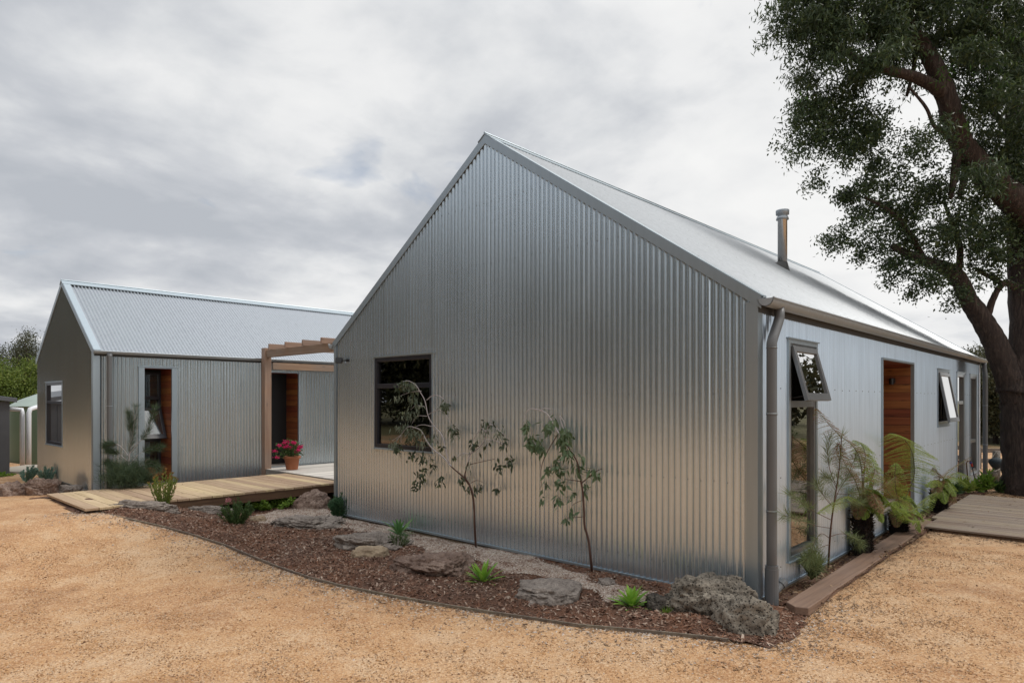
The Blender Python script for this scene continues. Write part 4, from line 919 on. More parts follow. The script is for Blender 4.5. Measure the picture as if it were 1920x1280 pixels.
# ---- eucalyptus saplings
def chain(pts, sub=4):
    P = np.array(pts, float); out = []
    for i in range(len(P) - 1):
        p0 = P[max(i-1, 0)]; p1 = P[i]; p2 = P[i+1]; p3 = P[min(i+2, len(P)-1)]
        for t in np.arange(sub) / sub: out.append(.5 * ((2*p1) + (-p0+p2)*t + (2*p0-5*p1+4*p2-p3)*t*t + (-p0+3*p1-3*p2+p3)*t**3))
    out.append(P[-1]); return np.array(out)
def sapling(name, label, base, plane, trunk, tr_r, brs, mt, clusters, ll, lw, hang=.8, seed=1, narrow=None):
    rg = np.random.default_rng(seed); root = empty(name, tuple(base), label, 'sapling', 'young gum saplings')
    P = lambda q: onx(q[0], q[1], plane + (q[2] if len(q) > 2 else 0))
    tr = np.vstack([[base - [0, 0, .05]], [P(q) for q in trunk]]); c = chain(tr); b = MB(); b.tube(c, np.interp(np.linspace(0, 1, len(c)), np.linspace(0, 1, len(tr_r)), tr_r), 8, wob=.25); b.build('trunk', M['twig'], root, smooth=True)
    tw = MB(); tw2 = MB(); lf = MB()
    for r0, pale, pts in brs:
        c = chain([P(q) for q in pts]); (tw if pale else tw2).tube(c, np.linspace(r0 * 1.35, r0 * .6, len(c)), 6)
    if tw.n: tw.build('pale_twigs', M['twigp'], root, smooth=True)
    if tw2.n: tw2.build('twigs', M['twig'], root, smooth=True)
    for (x_, y_, rx, ry, n_) in clusters:
        ct = np.array([onx(x_ + rg.normal(0, rx * .5), y_ + rg.normal(0, ry * .5), plane + rg.normal(0, .06)) for _ in range(n_)])
        d = rg.normal(0, .45, (n_, 3)) + [0, 0, -hang]; lf.quads(leafq(ct, d, rg.normal(size=(n_, 3)), ll * 1.2 * rg.uniform(.6, 1.15, n_), lw * 1.2 * rg.uniform(.7, 1.2, n_)))
    lf.build('leaves', mt, root)
    if narrow:
        lf = MB()
        for (x_, y_, rx, ry, n_) in narrow:
            ct = np.array([onx(x_ + rg.normal(0, rx * .5), y_ + rg.normal(0, ry * .5), plane + rg.normal(0, .05)) for _ in range(n_)])
            d = rg.normal(0, .35, (n_, 3)) + [0, 0, -1.0]; lf.quads(leafq(ct, d, rg.normal(size=(n_, 3)), .085 * rg.uniform(.6, 1.2, n_), .015))
        lf.build('young_leaves', M['sapn'], root)
    return root
sapling('gum_sapling', 'young gum with pale arching twigs and dark drooping leaves, before the gable window', gp(893, 1033), -.22,
    [(890, 985), (889, 955), (886, 925), (880, 908)], [.016, .014, .013, .012],
    [(.011, 0, [(880, 908), (868, 893), (855, 882), (846, 874)]), (.008, 1, [(846, 874), (830, 856), (812, 842), (800, 826), (790, 808), (780, 802), (765, 800), (752, 815), (742, 828)]),
     (.007, 1, [(842, 868), (835, 840), (828, 815), (815, 800), (803, 780), (797, 752), (788, 735), (780, 722), (766, 714), (752, 716)]), (.005, 1, [(800, 750), (812, 741), (826, 743), (834, 752)]),
     (.004, 1, [(802, 778), (820, 768), (835, 775), (845, 795)]), (.004, 1, [(796, 762), (780, 760), (770, 768)]), (.004, 1, [(790, 733), (770, 735), (750, 742)]), (.004, 1, [(812, 800), (790, 796), (770, 806), (758, 820)]),
     (.004, 1, [(800, 780), (782, 780), (772, 795)]), (.003, 1, [(752, 815), (744, 820), (735, 826)]), (.003, 1, [(752, 815), (752, 830)]),
     (.010, 0, [(880, 908), (872, 893), (874, 880), (878, 864)]), (.007, 1, [(878, 868), (881, 852), (893, 843), (907, 828), (911, 812), (904, 803), (895, 812), (888, 825)]), (.006, 1, [(908, 820), (915, 800), (922, 796), (935, 806), (946, 816)]),
     (.004, 1, [(911, 824), (930, 826), (945, 834)]), (.004, 0, [(882, 870), (900, 866), (928, 860)]), (.004, 1, [(878, 850), (868, 850), (855, 858)]), (.003, 0, [(883, 905), (895, 900), (908, 905)])],
    M['sapl'], [(760, 716, 12, 5, 30), (748, 728, 8, 5, 18), (772, 732, 12, 8, 25), (775, 750, 10, 10, 16), (833, 758, 8, 10, 36), (850, 806, 9, 9, 30), (762, 800, 14, 8, 24), (745, 838, 10, 8, 34), (775, 820, 12, 12, 26), (770, 850, 6, 12, 20), (792, 860, 8, 14, 28), (790, 885, 10, 12, 30), (782, 905, 7, 12, 20),
                (825, 900, 8, 12, 20), (812, 870, 8, 12, 16), (826, 838, 9, 10, 12), (852, 855, 5, 5, 4), (868, 895, 8, 12, 22), (880, 915, 10, 12, 14), (888, 832, 7, 12, 26), (905, 800, 14, 12, 18), (920, 790, 10, 10, 10), (945, 830, 8, 12, 18), (955, 862, 5, 12, 26), (935, 872, 8, 12, 16), (932, 915, 8, 8, 14), (895, 912, 10, 8, 16), (915, 835, 10, 12, 10), (765, 770, 16, 14, 26)],
    .075, .028, seed=5, narrow=[(760, 718, 12, 6, 60), (775, 722, 10, 8, 50), (745, 745, 12, 6, 30), (772, 745, 12, 12, 50), (785, 760, 8, 12, 40), (833, 760, 8, 12, 55), (848, 806, 9, 12, 50), (765, 775, 12, 10, 50), (755, 800, 16, 10, 60), (742, 832, 12, 10, 70), (775, 812, 14, 12, 60), (790, 830, 10, 10, 40), (810, 820, 8, 10, 30), (910, 805, 12, 14, 30), (935, 812, 10, 12, 30), (878, 868, 6, 10, 16)])
sapling('gum_sapling', 'young gum with dark crooked stem and pale green hanging leaves, near the house corner', gp(1111, 1077), -.22,
    [(1108, 1050), (1103, 1010), (1096, 985), (1095, 955), (1093, 925), (1090, 905), (1086, 885)], [.015, .014, .013, .012, .011, .010, .009],
    [(.009, 0, [(1086, 885), (1082, 865), (1070, 845), (1058, 825)]), (.008, 1, [(1058, 825), (1045, 808), (1035, 790), (1025, 775), (1012, 769), (998, 766), (990, 768)]), (.004, 1, [(1014, 770), (1020, 765), (1032, 766)]), (.006, 1, [(1064, 835), (1058, 810), (1052, 790), (1050, 780)]), (.004, 1, [(1050, 780), (1056, 788), (1060, 800)]),
     (.003, 1, [(990, 768), (985, 778), (982, 790)]), (.005, 0, [(1091, 905), (1105, 893), (1120, 882), (1130, 878)]), (.004, 0, [(1045, 815), (1030, 840), (1018, 865), (1014, 890), (1018, 925)]), (.004, 0, [(1090, 902), (1075, 900), (1060, 898)]), (.003, 0, [(1093, 937), (1080, 942), (1072, 948)]), (.003, 0, [(1096, 968), (1075, 970), (1060, 972)])],
    M['sapr'], [(987, 800, 4, 14, 30), (994, 826, 10, 12, 40), (1004, 838, 6, 8, 20), (1028, 800, 7, 12, 44), (1038, 790, 5, 8, 16), (1055, 820, 8, 16, 80), (1062, 845, 9, 14, 50), (1065, 812, 6, 10, 30), (1018, 842, 6, 8, 12), (1012, 832, 6, 10, 16), (1042, 870, 6, 14, 26), (1052, 880, 8, 8, 14), (1024, 880, 5, 10, 16), (1022, 905, 4, 10, 12), (1016, 932, 3, 10, 8), (1046, 905, 5, 12, 20), (1045, 935, 5, 14, 22), (1058, 908, 7, 8, 12), (1070, 960, 5, 12, 14), (1063, 975, 5, 6, 10), (1084, 875, 8, 12, 24), (1092, 858, 5, 6, 8), (1098, 912, 5, 10, 10), (1112, 885, 10, 8, 16), (1118, 890, 6, 6, 8), (1075, 925, 8, 10, 10)],
    .085, .030, seed=9)

# ---- needle leaved shrubs
def needle_shrub(name, label, base, stems, nl, wd, mt, seed, bark_='twigp', up=.6, nper=260, body=None, clump=None):
    rg = np.random.default_rng(seed); root = empty(name, tuple(base), label, 'shrub'); sb = MB(); lf = MB()
    for r0, pts, rich in stems:
        c = chain(pts, 5); sb.tube(c, np.linspace(r0, r0 * .4, len(c)), 6)
        k = int(nper * rich)
        if k:
            t = rg.uniform(.4, 1, k); id_ = t * (len(c) - 1); i0 = np.minimum(id_.astype(int), len(c) - 2); f_ = (id_ - i0)[:, None]; q = c[i0]*(1-f_) + c[i0+1]*f_; ax = c[i0+1]-c[i0]; ax /= np.linalg.norm(ax, axis=1)[:, None]
            v = rg.normal(size=(k, 3)); v /= np.linalg.norm(v, axis=1)[:, None]; lf.quads(leafq(q, ax * up + v * .55 + [0, 0, .05], rg.normal(size=(k, 3)), nl * rg.uniform(.6, 1.1, k), wd))
    if clump:
        for (cc, rr, k) in clump:
            q = cc + rg.normal(0, 1, (k, 3)) * rr; v = rg.normal(size=(k, 3)) * .6 + [0, 0, .5]; lf.quads(leafq(q, v, rg.normal(size=(k, 3)), nl, wd))
    sb.build('stems', M[bark_], root, smooth=True); lf.build('needles', mt, root); return root
def AW(lst, t): return [ony(x_, y_, t - (dz[0] if dz else 0)) for x_, y_, *dz in lst]
def AT(lst, Y): return [at(x_, y_, Y + (dz[0] if dz else 0)) for x_, y_, *dz in lst]
Yn = 12.05; bs = at(238, 915, Yn)
needle_shrub('needle_shrub', 'soft pine like shrub with a pale stem against the smaller house, by its downpipe', bs,
    [(.012, AT([(238, 915), (240, 880), (243, 850), (248, 820), (251, 795), (256, 762)], Yn), 1.0), (.006, AT([(243, 850), (255, 835), (270, 818), (283, 790), (290, 765)], Yn), .9), (.006, AT([(241, 855), (225, 835), (208, 832), (200, 834)], Yn), .8), (.006, AT([(241, 865), (222, 850), (205, 845)], Yn), .8),
     (.005, AT([(246, 835), (245, 805), (242, 775)], Yn), .7), (.005, AT([(242, 870), (262, 850), (282, 842), (300, 838)], Yn), .7), (.004, AT([(240, 880), (265, 872), (285, 868), (298, 880)], Yn), .8), (.004, AT([(240, 890), (215, 875), (203, 868)], Yn), .8), (.004, AT([(240, 885), (260, 895), (288, 900)], Yn), .8)],
    .17, .0045, M['needle'], 3, nper=620, clump=[(at(240, 893, Yn), np.array([.17, .17, .12]), 5200), (at(218, 895, Yn), np.array([.10, .10, .09]), 1500), (at(262, 895, Yn), np.array([.10, .10, .09]), 1200)])
b0 = pz(1553, 1062, .02); Yq = -.24
needle_shrub('needle_shrub', 'wispy needle leaved shrub with thin brown stems in front of the tall narrow window', b0,
    [(.011, [b0] + AW([(1556, 1010), (1560, 970), (1566, 930), (1572, 890), (1576, 850), (1578, 815)], Yq), .5), (.005, AW([(1562, 960), (1570, 925), (1590, 890), (1606, 850)], Yq), .6), (.005, AW([(1566, 905), (1556, 880), (1552, 850), (1556, 820)], Yq), .5), (.004, AW([(1560, 990), (1530, 985), (1500, 975), (1470, 965)], Yq), .6),
     (.004, AW([(1560, 975), (1530, 960), (1505, 945), (1480, 925)], Yq), .6), (.004, AW([(1562, 950), (1545, 930), (1530, 905)], Yq), .5), (.004, AW([(1566, 925), (1595, 925), (1630, 915)], Yq), .8), (.004, AW([(1566, 945), (1600, 940), (1625, 945)], Yq), .8), (.004, AW([(1557, 1005), (1580, 1000), (1605, 1010), (1612, 1020)], Yq), .9), (.003, AW([(1555, 1020), (1530, 1030), (1510, 1050)], Yq), .6), (.004, AW([(1568, 915), (1560, 900), (1545, 893)], Yq), .5), (.004, AW([(1557, 1010), (1540, 1000), (1525, 1020), (1520, 1045)], Yq), .5)],
    .15, .0036, M['needle2'], 4, 'twig', nper=420, clump=[(ony(1525, 1058, -.2), np.array([.045, .045, .045]), 600)])
b1 = pz(1522, 1084, .02); shrub('fine_grass', 0, 0, .26, .10, 60, .09, .003, M['needle'], 'dark fine leaved tuft at the foot of the wispy shrub, next to the sleeper', 'grass', 33, loc=(b1[0], b1[1], b1[2]), per=26, whorl=.25)

# ---- tree ferns
def frond(mb, mbs, pts, width, npair=44, droop=.4, r=.007, m=0, tipfade=.25, skip=0, pinw=.010):
    c = chain(pts, 12); mbs.tube(c, np.linspace(r, r * .3, len(c)), 5); tn = np.gradient(c, axis=0); tn /= np.linalg.norm(tn, axis=1)[:, None]; n_ = len(c)
    cs = []; ds = []; ls = []; ws = []
    for i in range(npair):
        t = .12 + .88 * i / npair; id_ = t * (n_ - 1); i0 = min(int(id_), n_ - 2); f_ = id_ - i0; p = c[i0]*(1-f_) + c[i0+1]*f_; ax = tn[i0]
        sdv = np.cross(ax, [0, 0, 1.]); sdv /= np.linalg.norm(sdv) + 1e-6; W = 1.3 * width * sin(pi * min(1, (.18 + .82*t)) ** 1.3) ** .8 * random.uniform(.85, 1.1)
        for sg in (-1, 1):
            if random.random() < skip: continue
            d = sdv * sg + ax * .35 + np.array([0, 0, -droop]) + rng.normal(0, .06, 3); d /= np.linalg.norm(d); k = max(3, int(W / .012))
            for j in range(k):
                u = (j + .5) / k; q = p + d * W * u + np.array([0, 0, -droop * .4 * W * u * u]); pl_ = pinw * 2.2 * (1 - u * .75) + .006
                for s2 in (-1, 1):
                    e = ax * s2 + d * .5; cs.append(q); ds.append(e); ls.append(pl_); ws.append(.012)
    if cs: mb.quads(leafq(np.array(cs), np.array(ds), rng.normal(0, .15, (len(cs), 3)) + [0, 0, 1], np.array(ls), np.array(ws)), m)
def fern(label, base, top_z, tr, fronds, dead=False):
    root = empty('tree_fern', tuple(base), label, 'tree fern', 'tree ferns along the wall'); tk = MB()
    pts = [base + [0, 0, z] for z in np.linspace(-.05, top_z, 9)]; tk.tube(pts, [tr * v for v in (1.0, .95, .9, .9, .88, .9, .92, .8, .3)], 14, wob=.35)
    n_ = 1400; t = rng.random(n_) * top_z; a = rng.uniform(0, 2*pi, n_); c = np.stack([base[0] + tr*.9*np.cos(a), base[1] + tr*.9*np.sin(a), base[2] + t], -1)
    tk.quads(leafq(c, np.stack([np.cos(a)*.7, np.sin(a)*.7, np.full(n_, .7)], -1) + rng.normal(0, .35, (n_, 3)), rvec(n_), .06 * rng.uniform(.4, 1.6, n_), .012))
    tk.build('trunk', M['fernbark'], root)
    T_ = base + [0, 0, top_z]
    for i in range(9):
        a = pi + pi * (i + .5) / 9 + random.uniform(-.15, .15); L_ = random.uniform(.28, .48); up_ = random.uniform(-.02, .22); hz = np.array([cos(a) , sin(a) * .75, 0])
        fronds = fronds + [([T_ - [0, 0, .03], T_ + hz * L_ * .35 + [0, 0, .06 + up_ * .8], T_ + hz * L_ * .7 + [0, 0, up_ * .7], T_ + hz * L_ + [0, 0, up_ - .18]], .085, 'fern' if i % 2 else 'fern_d', .08)]
    for pts, w_, mt, sk in fronds:
        fb_ = MB(); sb_ = MB(); frond(fb_, sb_, pts, w_, skip=sk); f_ = fb_.build('frond', M[mt], root); f_['_o'] = root['_o']; sb_.build('rachis', M['stemg'], f_)
    return root
random.seed(4)
f1 = np.array([2.82, -.16, -.02]); Yf = (f1 - CAM) @ FW
tpx = 1619; T1 = f1 + [0, 0, .62]
fern('tree fern with shaggy dark trunk and long reddish dying frond leaning left', f1, .60, .105,
    [([T1] + AW([(1617, 900), (1612, 860), (1598, 835), (1570, 812), (1545, 785), (1530, 765)], -.26), .13, 'fern_d', .1), ([T1] + AW([(1620, 890), (1622, 850), (1612, 830), (1600, 825)], -.26), .10, 'fern', .1),
     ([T1] + AW([(1605, 905), (1590, 880), (1575, 850), (1572, 832)], -.26), .09, 'fern_d', .1), ([T1] + AW([(1632, 905), (1640, 880), (1628, 850)], -.26), .09, 'fern', .15), ([T1] + AW([(1590, 930), (1560, 945), (1535, 962)], -.26), .09, 'fern', .2), ([T1] + AW([(1640, 925), (1665, 905), (1680, 893)], -.26), .09, 'fern_d', .2)])
f2 = gp(1697, 980); f2[1] = -.26; f2 = np.array([4.55, -.17, -.02]); Y2 = (f2 - CAM) @ FW; T2 = f2 + [0, 0, .30]
fern('tree fern with one bright green upright frond before the cedar doorway', f2, .30, .10,
    [([T2] + AW([(1712, 900), (1714, 870), (1708, 842), (1695, 822), (1680, 814), (1668, 812)], -.30), .25, 'fern', .0), ([T2] + AW([(1690, 935), (1672, 930), (1655, 905), (1640, 878)], -0.38), .13, 'fern_d', .1), ([T2] + AW([(1688, 950), (1680, 920), (1678, 890), (1680, 868)], -0.40), .13, 'fern', .1),
     ([T2] + AW([(1705, 960), (1720, 952), (1735, 945), (1752, 935)], -0.42), .11, 'fern', .1), ([T2] + AW([(1690, 962), (1700, 972), (1720, 975), (1745, 972)], -0.53), .08, 'fern', .1), ([T2] + AW([(1680, 940), (1668, 945), (1690, 955), (1700, 965)], -0.45), .14, 'fern', .1)])
f3 = np.array([7.05, -.22, -.0]); Y3 = (f3 - CAM) @ FW; T3 = f3 + [0, 0, .34]
fern('smallest tree fern with a spiky black stump and sprawling fronds, beside the slatted platform', f3, .33, .11,
    [([T3] + AW([(1770, 895), (1785, 880), (1805, 866), (1820, 856)], -.32), .10, 'fern_d', .3), ([T3] + AW([(1775, 900), (1795, 885), (1815, 895), (1825, 915)], -.32), .12, 'fern', .1), ([T3] + AW([(1762, 895), (1755, 885), (1750, 876)], -.32), .07, 'fern_d', .3), ([T3] + AW([(1755, 900), (1745, 905), (1742, 912)], -.32), .08, 'fern', .1), ([T3] + AW([(1780, 895), (1800, 900), (1812, 912)], -.32), .10, 'fern', .1), ([T3] + AW([(1750, 925), (1735, 938), (1715, 950)], -.32), .08, 'fern', .1)])
for i, (px_, py_, h_, r_, mt_, lb) in enumerate([(1850, 922, .42, .14, 'lime', 'tall broad leaved green plant in front of the tree trunk'), (1806, 922, .24, .2, 'fern', 'low bright green plant at the back edge of the slatted platform'), (1825, 921, .22, .22, 'lime', 'low leafy plant under the hose tap'), (1872, 922, .2, .14, 'shrub', 'small dark green plant touching the tree trunk'), (1790, 926, .18, .12, 'shrub', 'small dark leafed plant beside the stone figurine')]):
    loc = pz(px_, py_, .0); shrub('leafy_plant', 0, 0, h_, r_, 14, .13, .035, M[mt_], lb, 'plant', 60 + i, loc=loc, per=12, whorl=.7)
n_ = 14; b = MB()
fg = pz(1781, 938, .03)
b.lathe(fg, [(0, 0), (.06, 0), (.065, .03), (.055, .10), (.035, .14), (.045, .17), (.035, .21), (0, .23)], 16); o = b.build('stone_figurine', M['tanrock'], smooth=True, loc=fg); tag(o, 'small weathered ornament standing beside the spiky fern stump', 'ornament')
# standpipe with hose
sp_ = pz(1815, 915, .0); SP = empty('garden_tap', tuple(sp_), 'thin brown standpipe with a blue and red tap fitting and hose near the far downpipe', 'garden tap'); Ys = (sp_ - CAM) @ FW
b = MB(); b.tube([sp_ - [0, 0, .1], at(1814, 890, Ys), at(1812, 868, Ys), at(1814, 864, Ys), at(1820, 864, Ys)], .012, 8); b.build('standpipe', M['copper'], SP, smooth=True)
b = MB(); b.tube([at(1818, 866, Ys), at(1821, 868, Ys)], .022, 8); b.build('fitting', M['blue'], SP)
b = MB(); b.tube([at(1821, 868, Ys), at(1823, 874, Ys)], .02, 8); b.build('connector', M['red'], SP)
b = MB(); b.tube(chain([at(1823, 874, Ys), at(1826, 890, Ys), at(1832, 905, Ys), at(1838, 918, Ys)]), .010, 8); b.build('hose', M['hose'], SP, smooth=True)

# ---------------------------------------------------------------- big gum tree
TB = pz(1925, 925, .0); YT = (TB - CAM) @ FW
TR = empty('gum_tree', tuple(TB), 'large dark gum tree with forked trunk at the right edge, overhanging the house', 'tree')
px2m = YT / FPX
mb = MB()
def limb(mb, pts, k=12, m=0, wob=.12):
    P = [at(x_, y_, YT + dy) for x_, y_, r_, dy in pts]; R_ = [r_ * px2m * .9 for x_, y_, r_, dy in pts]; c = chain(P, 6); r = np.interp(np.arange(len(c)), np.arange(len(P)) * 6, R_); mb.tube(c, r, k, m, wob=wob)
limb(mb, [(1945, 945, 68, 0), (1938, 918, 57, 0), (1934, 880, 50, 0), (1928, 800, 48, 0), (1920, 740, 42, 0), (1908, 700, 36, 0)], 18)
limb(mb, [(1912, 745, 34, 0), (1886, 692, 25, 0), (1865, 640, 22, 0), (1842, 600, 20, 0), (1815, 560, 17, 0), (1795, 520, 16, -.1), (1765, 500, 13, -.2), (1735, 490, 10, -.3), (1700, 475, 8, -.4), (1672, 460, 6, -.4)], 14)
limb(mb, [(1910, 740, 44, 0), (1922, 680, 32, 0), (1922, 600, 27, .1), (1915, 520, 25, .2), (1912, 400, 24, .3), (1908, 250, 22, .3), (1905, 120, 19, .3), (1898, 0, 16, .3), (1895, -120, 13, .3)], 14)
b0_ = mb.build('trunk', M['bark'], TR, smooth=True)
mb = MB()
limb(mb, [(1990, 440, 34, -.3), (1935, 405, 30, -.4), (1885, 360, 26, -.5), (1835, 312, 24, -.6), (1800, 262, 20, -.7), (1782, 205, 19, -.8), (1768, 165, 18, -.8), (1745, 110, 15, -.8), (1705, 52, 13, -.8), (1675, 0, 12, -.8), (1650, -80, 9, -.8)], 14)
limb(mb, [(1985, 700, 34, 0), (1975, 600, 32, -.2), (1985, 440, 30, -.3)], 12)
limb(mb, [(1776, 185, 14, -.8), (1755, 165, 12, -.9), (1715, 145, 10, -1), (1665, 132, 9, -1), (1622, 118, 8, -1), (1585, 96, 6, -1), (1560, 70, 4, -1)], 10)
limb(mb, [(1797, 270, 9, -.7), (1793, 300, 8, -.7), (1788, 340, 7, -.7), (1782, 372, 4, -.7)], 8); limb(mb, [(1812, 300, 8, -.6), (1808, 335, 7, -.6), (1798, 372, 4, -.6)], 8)
limb(mb, [(1905, 540, 9, 0), (1885, 530, 7, 0), (1868, 548, 6, 0), (1855, 580, 7, 0), (1850, 605, 8, 0)], 8); limb(mb, [(1880, 532, 6, 0), (1862, 522, 5, 0), (1830, 505, 4, 0)], 8)
limb(mb, [(1795, 525, 8, 0), (1800, 470, 6, 0), (1790, 430, 5, 0), (1770, 380, 3, 0)], 8)
limb(mb, [(1745, 110, 7, -.8), (1720, 100, 5, -.6), (1711, 140, 4, -.6), (1700, 180, 3, -.6)], 8)
limb(mb, [(1905, 100, 9, 0), (1860, 60, 7, -.3), (1820, 20, 6, -.5), (1790, -30, 4, -.5)], 8); limb(mb, [(1905, 260, 8, .3), (1870, 220, 6, .2), (1840, 180, 5, 0)], 8)
limb(mb, [(1735, 490, 6, -.3), (1700, 430, 5, -.4), (1660, 390, 4, -.5), (1620, 370, 3, -.5)], 8); limb(mb, [(1790, 255, 5, -.7), (1755, 240, 4, -.9), (1735, 200, 3, -1), (1705, 165, 2, -1)], 8); limb(mb, [(1780, 230, 3, -.7), (1752, 180, 2, -.8)], 6)
mb.build('branches', M['bark_red'], TR, smooth=True)
def crown(blobs, Yc, depth, sub_n, per, ll, lw, hang, seed, sub_r=.20):
    rg = np.random.default_rng(seed); out = []
    for (x_, y_, r_, dens) in blobs:
        c0 = at(x_, y_, Yc); R_ = r_ * Yc / FPX; k = int(sub_n * dens * (r_ / 60) ** 2)
        v = rg.normal(size=(k, 3)); v /= np.linalg.norm(v, axis=1)[:, None]; v *= rg.random((k, 1)) ** .45 * R_
        sc = c0 + v; sc = sc + FW * (rg.uniform(-1, 1, (k, 1)) * depth)
        for s in sc:
            p_ = int(per * rg.uniform(.5, 1.3)); q = s + rg.normal(0, sub_r, (p_, 3)) * [1, 1, .75]
            d = rg.normal(0, 1, (p_, 3)); d[:, 2] -= hang; out.append(leafq(q, d, rg.normal(size=(p_, 3)), ll * rg.uniform(.6, 1.2, p_), lw * rg.uniform(.7, 1.2, p_)))
    return np.concatenate(out)
BL1 = [(1475, 22, 36, .8), (1500, 70, 36, .9), (1520, 20, 50, 1), (1565, 60, 52, 1), (1550, 120, 46, 1), (1510, 110, 26, .6), (1600, 20, 50, 1), (1640, 60, 46, 1), (1610, 150, 30, .7), (1660, 20, 40, 1), (1690, 90, 44, .9), (1720, 40, 50, 1), (1770, 30, 55, 1), (1820, 70, 55, 1), (1860, 30, 55, 1), (1900, 90, 50, 1), (1840, 140, 50, 1), (1890, 180, 50, 1), (1830, 210, 40, .9), (1880, 260, 45, .9), (1930, 250, 50, 1), (1535, 180, 22, .6), (1600, 190, 20, .4), (1700, 140, 22, .4), (1570, -30, 60, 1), (1700, -30, 70, 1), (1850, -40, 80, 1), (1575, 165, 34, .9), (1495, 45, 20, .5), (1960, 60, 70, 1), (1480, 8, 20, .6), (1740, 120, 26, .5)]
BL2 = [(1500, 232, 34, .9), (1540, 215, 40, 1), (1590, 210, 42, 1), (1560, 260, 44, 1), (1510, 280, 34, .9), (1600, 280, 46, 1), (1560, 320, 30, .8), (1640, 240, 38, .8), (1660, 300, 38, .8), (1720, 260, 26, .5), (1700, 240, 22, .4), (1630, 330, 24, .6), (1740, 300, 34, .6), (1600, 160, 32, .7),
       (1590, 370, 32, 1), (1640, 380, 46, 1), (1600, 430, 32, .9), (1590, 460, 22, .7), (1680, 420, 50, 1), (1720, 370, 40, .9), (1660, 470, 36, .9), (1720, 470, 46, 1), (1780, 430, 46, .9), (1770, 360, 36, .8), (1830, 400, 44, .9), (1830, 460, 50, .9), (1890, 440, 45, .9), (1870, 500, 34, .8), (1760, 520, 38, .9), (1700, 510, 30, .9), (1800, 545, 24, .6), (1900, 330, 45, .8), (1860, 300, 30, .6), (1940, 400, 60, 1), (1820, 350, 28, .6), (1735, 545, 20, .6), (1680, 340, 20, .4), (1540, 345, 12, .5), (1890, 545, 18, .4), (1940, 320, 50, .8)]
mb = MB(); mb.quads(crown(BL1, YT - .7, .7, 30, 118, .14, .030, 1.1, 11, .125)); mb.quads(crown(BL2, YT - .2, .7, 33, 118, .085, .036, .3, 12, .115))
# tips trailing from the outline
mb.quads(crown([(1448, 10, 14, 1.6), (1455, 40, 12, 1.4), (1462, 60, 10, 1.4), (1478, 95, 12, 1.4), (1495, 140, 14, 1.5), (1515, 165, 12, 1.4), (1490, 205, 14, 1.2), (1480, 225, 10, 1.2), (1488, 300, 10, 1.2)], YT - .7, .3, 60, 26, .13, .026, 1.2, 13, .12))
mb.build('crown', M['euc'], TR)
mb = MB(); mb.quads(crown([(1700, 60, 40, .5), (1750, 240, 30, .6), (1850, 330, 40, .5), (1830, 90, 40, .5), (1880, 200, 40, .5), (1640, 120, 30, .5)], YT - 1.7, .3, 30, 130, .13, .028, .9, 16, .12)); mb.build('front_sprays', M['euc'], TR)
mb = MB(); mb.quads(crown([(1765, 145, 10, 2), (1785, 125, 12, 2), (1855, 120, 16, 1.2), (1810, 235, 12, 1.6), (1875, 155, 16, 1), (1890, 60, 16, 1), (1860, 10, 10, 1.4), (1865, 200, 12, 1), (1880, 300, 12, 1), (1500, 190, 8, 1.4)], YT - 1.3, .15, 60, 8, .13, .024, 1.0, 14, .08)); mb.build('new_leaves', M['euc_new'], TR)

# ---------------------------------------------------------------- background trees
def small_tree(name, label, base, h, r, mt, seed, group, n_leaf=6000, ls=.16, trunk=True, shape=1.0, nsub=60, low=.08):
    rg = np.random.default_rng(seed); root = empty(name, tuple(base), label, 'tree', group)
    b = MB(); top = base + np.array([rg.normal(0, .1*r), rg.normal(0, .1*r), h * .75]); c = chain([base - [0, 0, .3], base + [rg.normal(0, .1), rg.normal(0, .1), h * .3], top]); b.tube(c, np.linspace(.03*h, .01*h, len(c)), 8)
    for i in range(6):
        a = i * 1.05 + seed; e = base + np.array([cos(a) * r * .65, sin(a) * r * .65, h * rg.uniform(.45, .9)]); b.tube(chain([base + [0, 0, h * rg.uniform(.2, .4)], (base + e) / 2 + [0, 0, .1*h], e]), np.linspace(.014*h, .004*h, 9), 6)
    b.build('trunk', M['bark'], root)
    per = n_leaf // nsub; out = []
    for k in range(nsub):
        v = rg.normal(size=3); v /= np.linalg.norm(v); rad = rg.random() ** .4; q = base + np.array([v[0]*r*rad, v[1]*r*rad, h * .53 + v[2] * h * .45 * rad * shape]); q[2] = max(q[2], base[2] + low*h)
        p_ = q + rg.normal(0, 1, (per, 3)) * [r*.15, r*.15, h*.045]; d = rg.normal(size=(per, 3)); out.append(leafq(p_, d, rg.normal(size=(per, 3)), ls * rg.uniform(.6, 1.2, per), ls * .45))
    b = MB(); b.quads(np.concatenate(out)); b.build('crown', mt, root); return root
def copytree(o, loc, rz, sc, label, group=None):
    r = o.copy(); COL.objects.link(r); r.location = loc; r.rotation_euler = (0, 0, rz); r.scale = sc; r['label'] = label
    if group: r['group'] = group
    for ch in list(o.children):
        c = ch.copy(); COL.objects.link(c); c.parent = r
    return r
GL = 'green trees beyond the water tank'
tA = small_tree('bushy_tree', 'dense yellow green tree rising behind the water tank', at(22, 800, 46) * [1, 1, 0] + [0, 0, 0], 5.0, 3.2, M['bg'], 3, GL, 26000, .17, nsub=120)
bpos = lambda px_, Y_: at(px_, 800, Y_) * [1, 1, 0]
copytree(tA, bpos(-60, 44), 1.2, (1.1, 1.1, 1.0), 'yellow green tree at the left edge behind the grey shed', GL)
copytree(tA, bpos(90, 48), 2.2, (1, 1, .85), 'yellow green tree mostly hidden behind the smaller house', GL)
tB = small_tree('tall_tree', 'taller darker tree with airy top, left of the smaller house gable', bpos(42, 62), 8.4, 2.6, M['bg2'], 8, GL, 16000, .17, nsub=50)
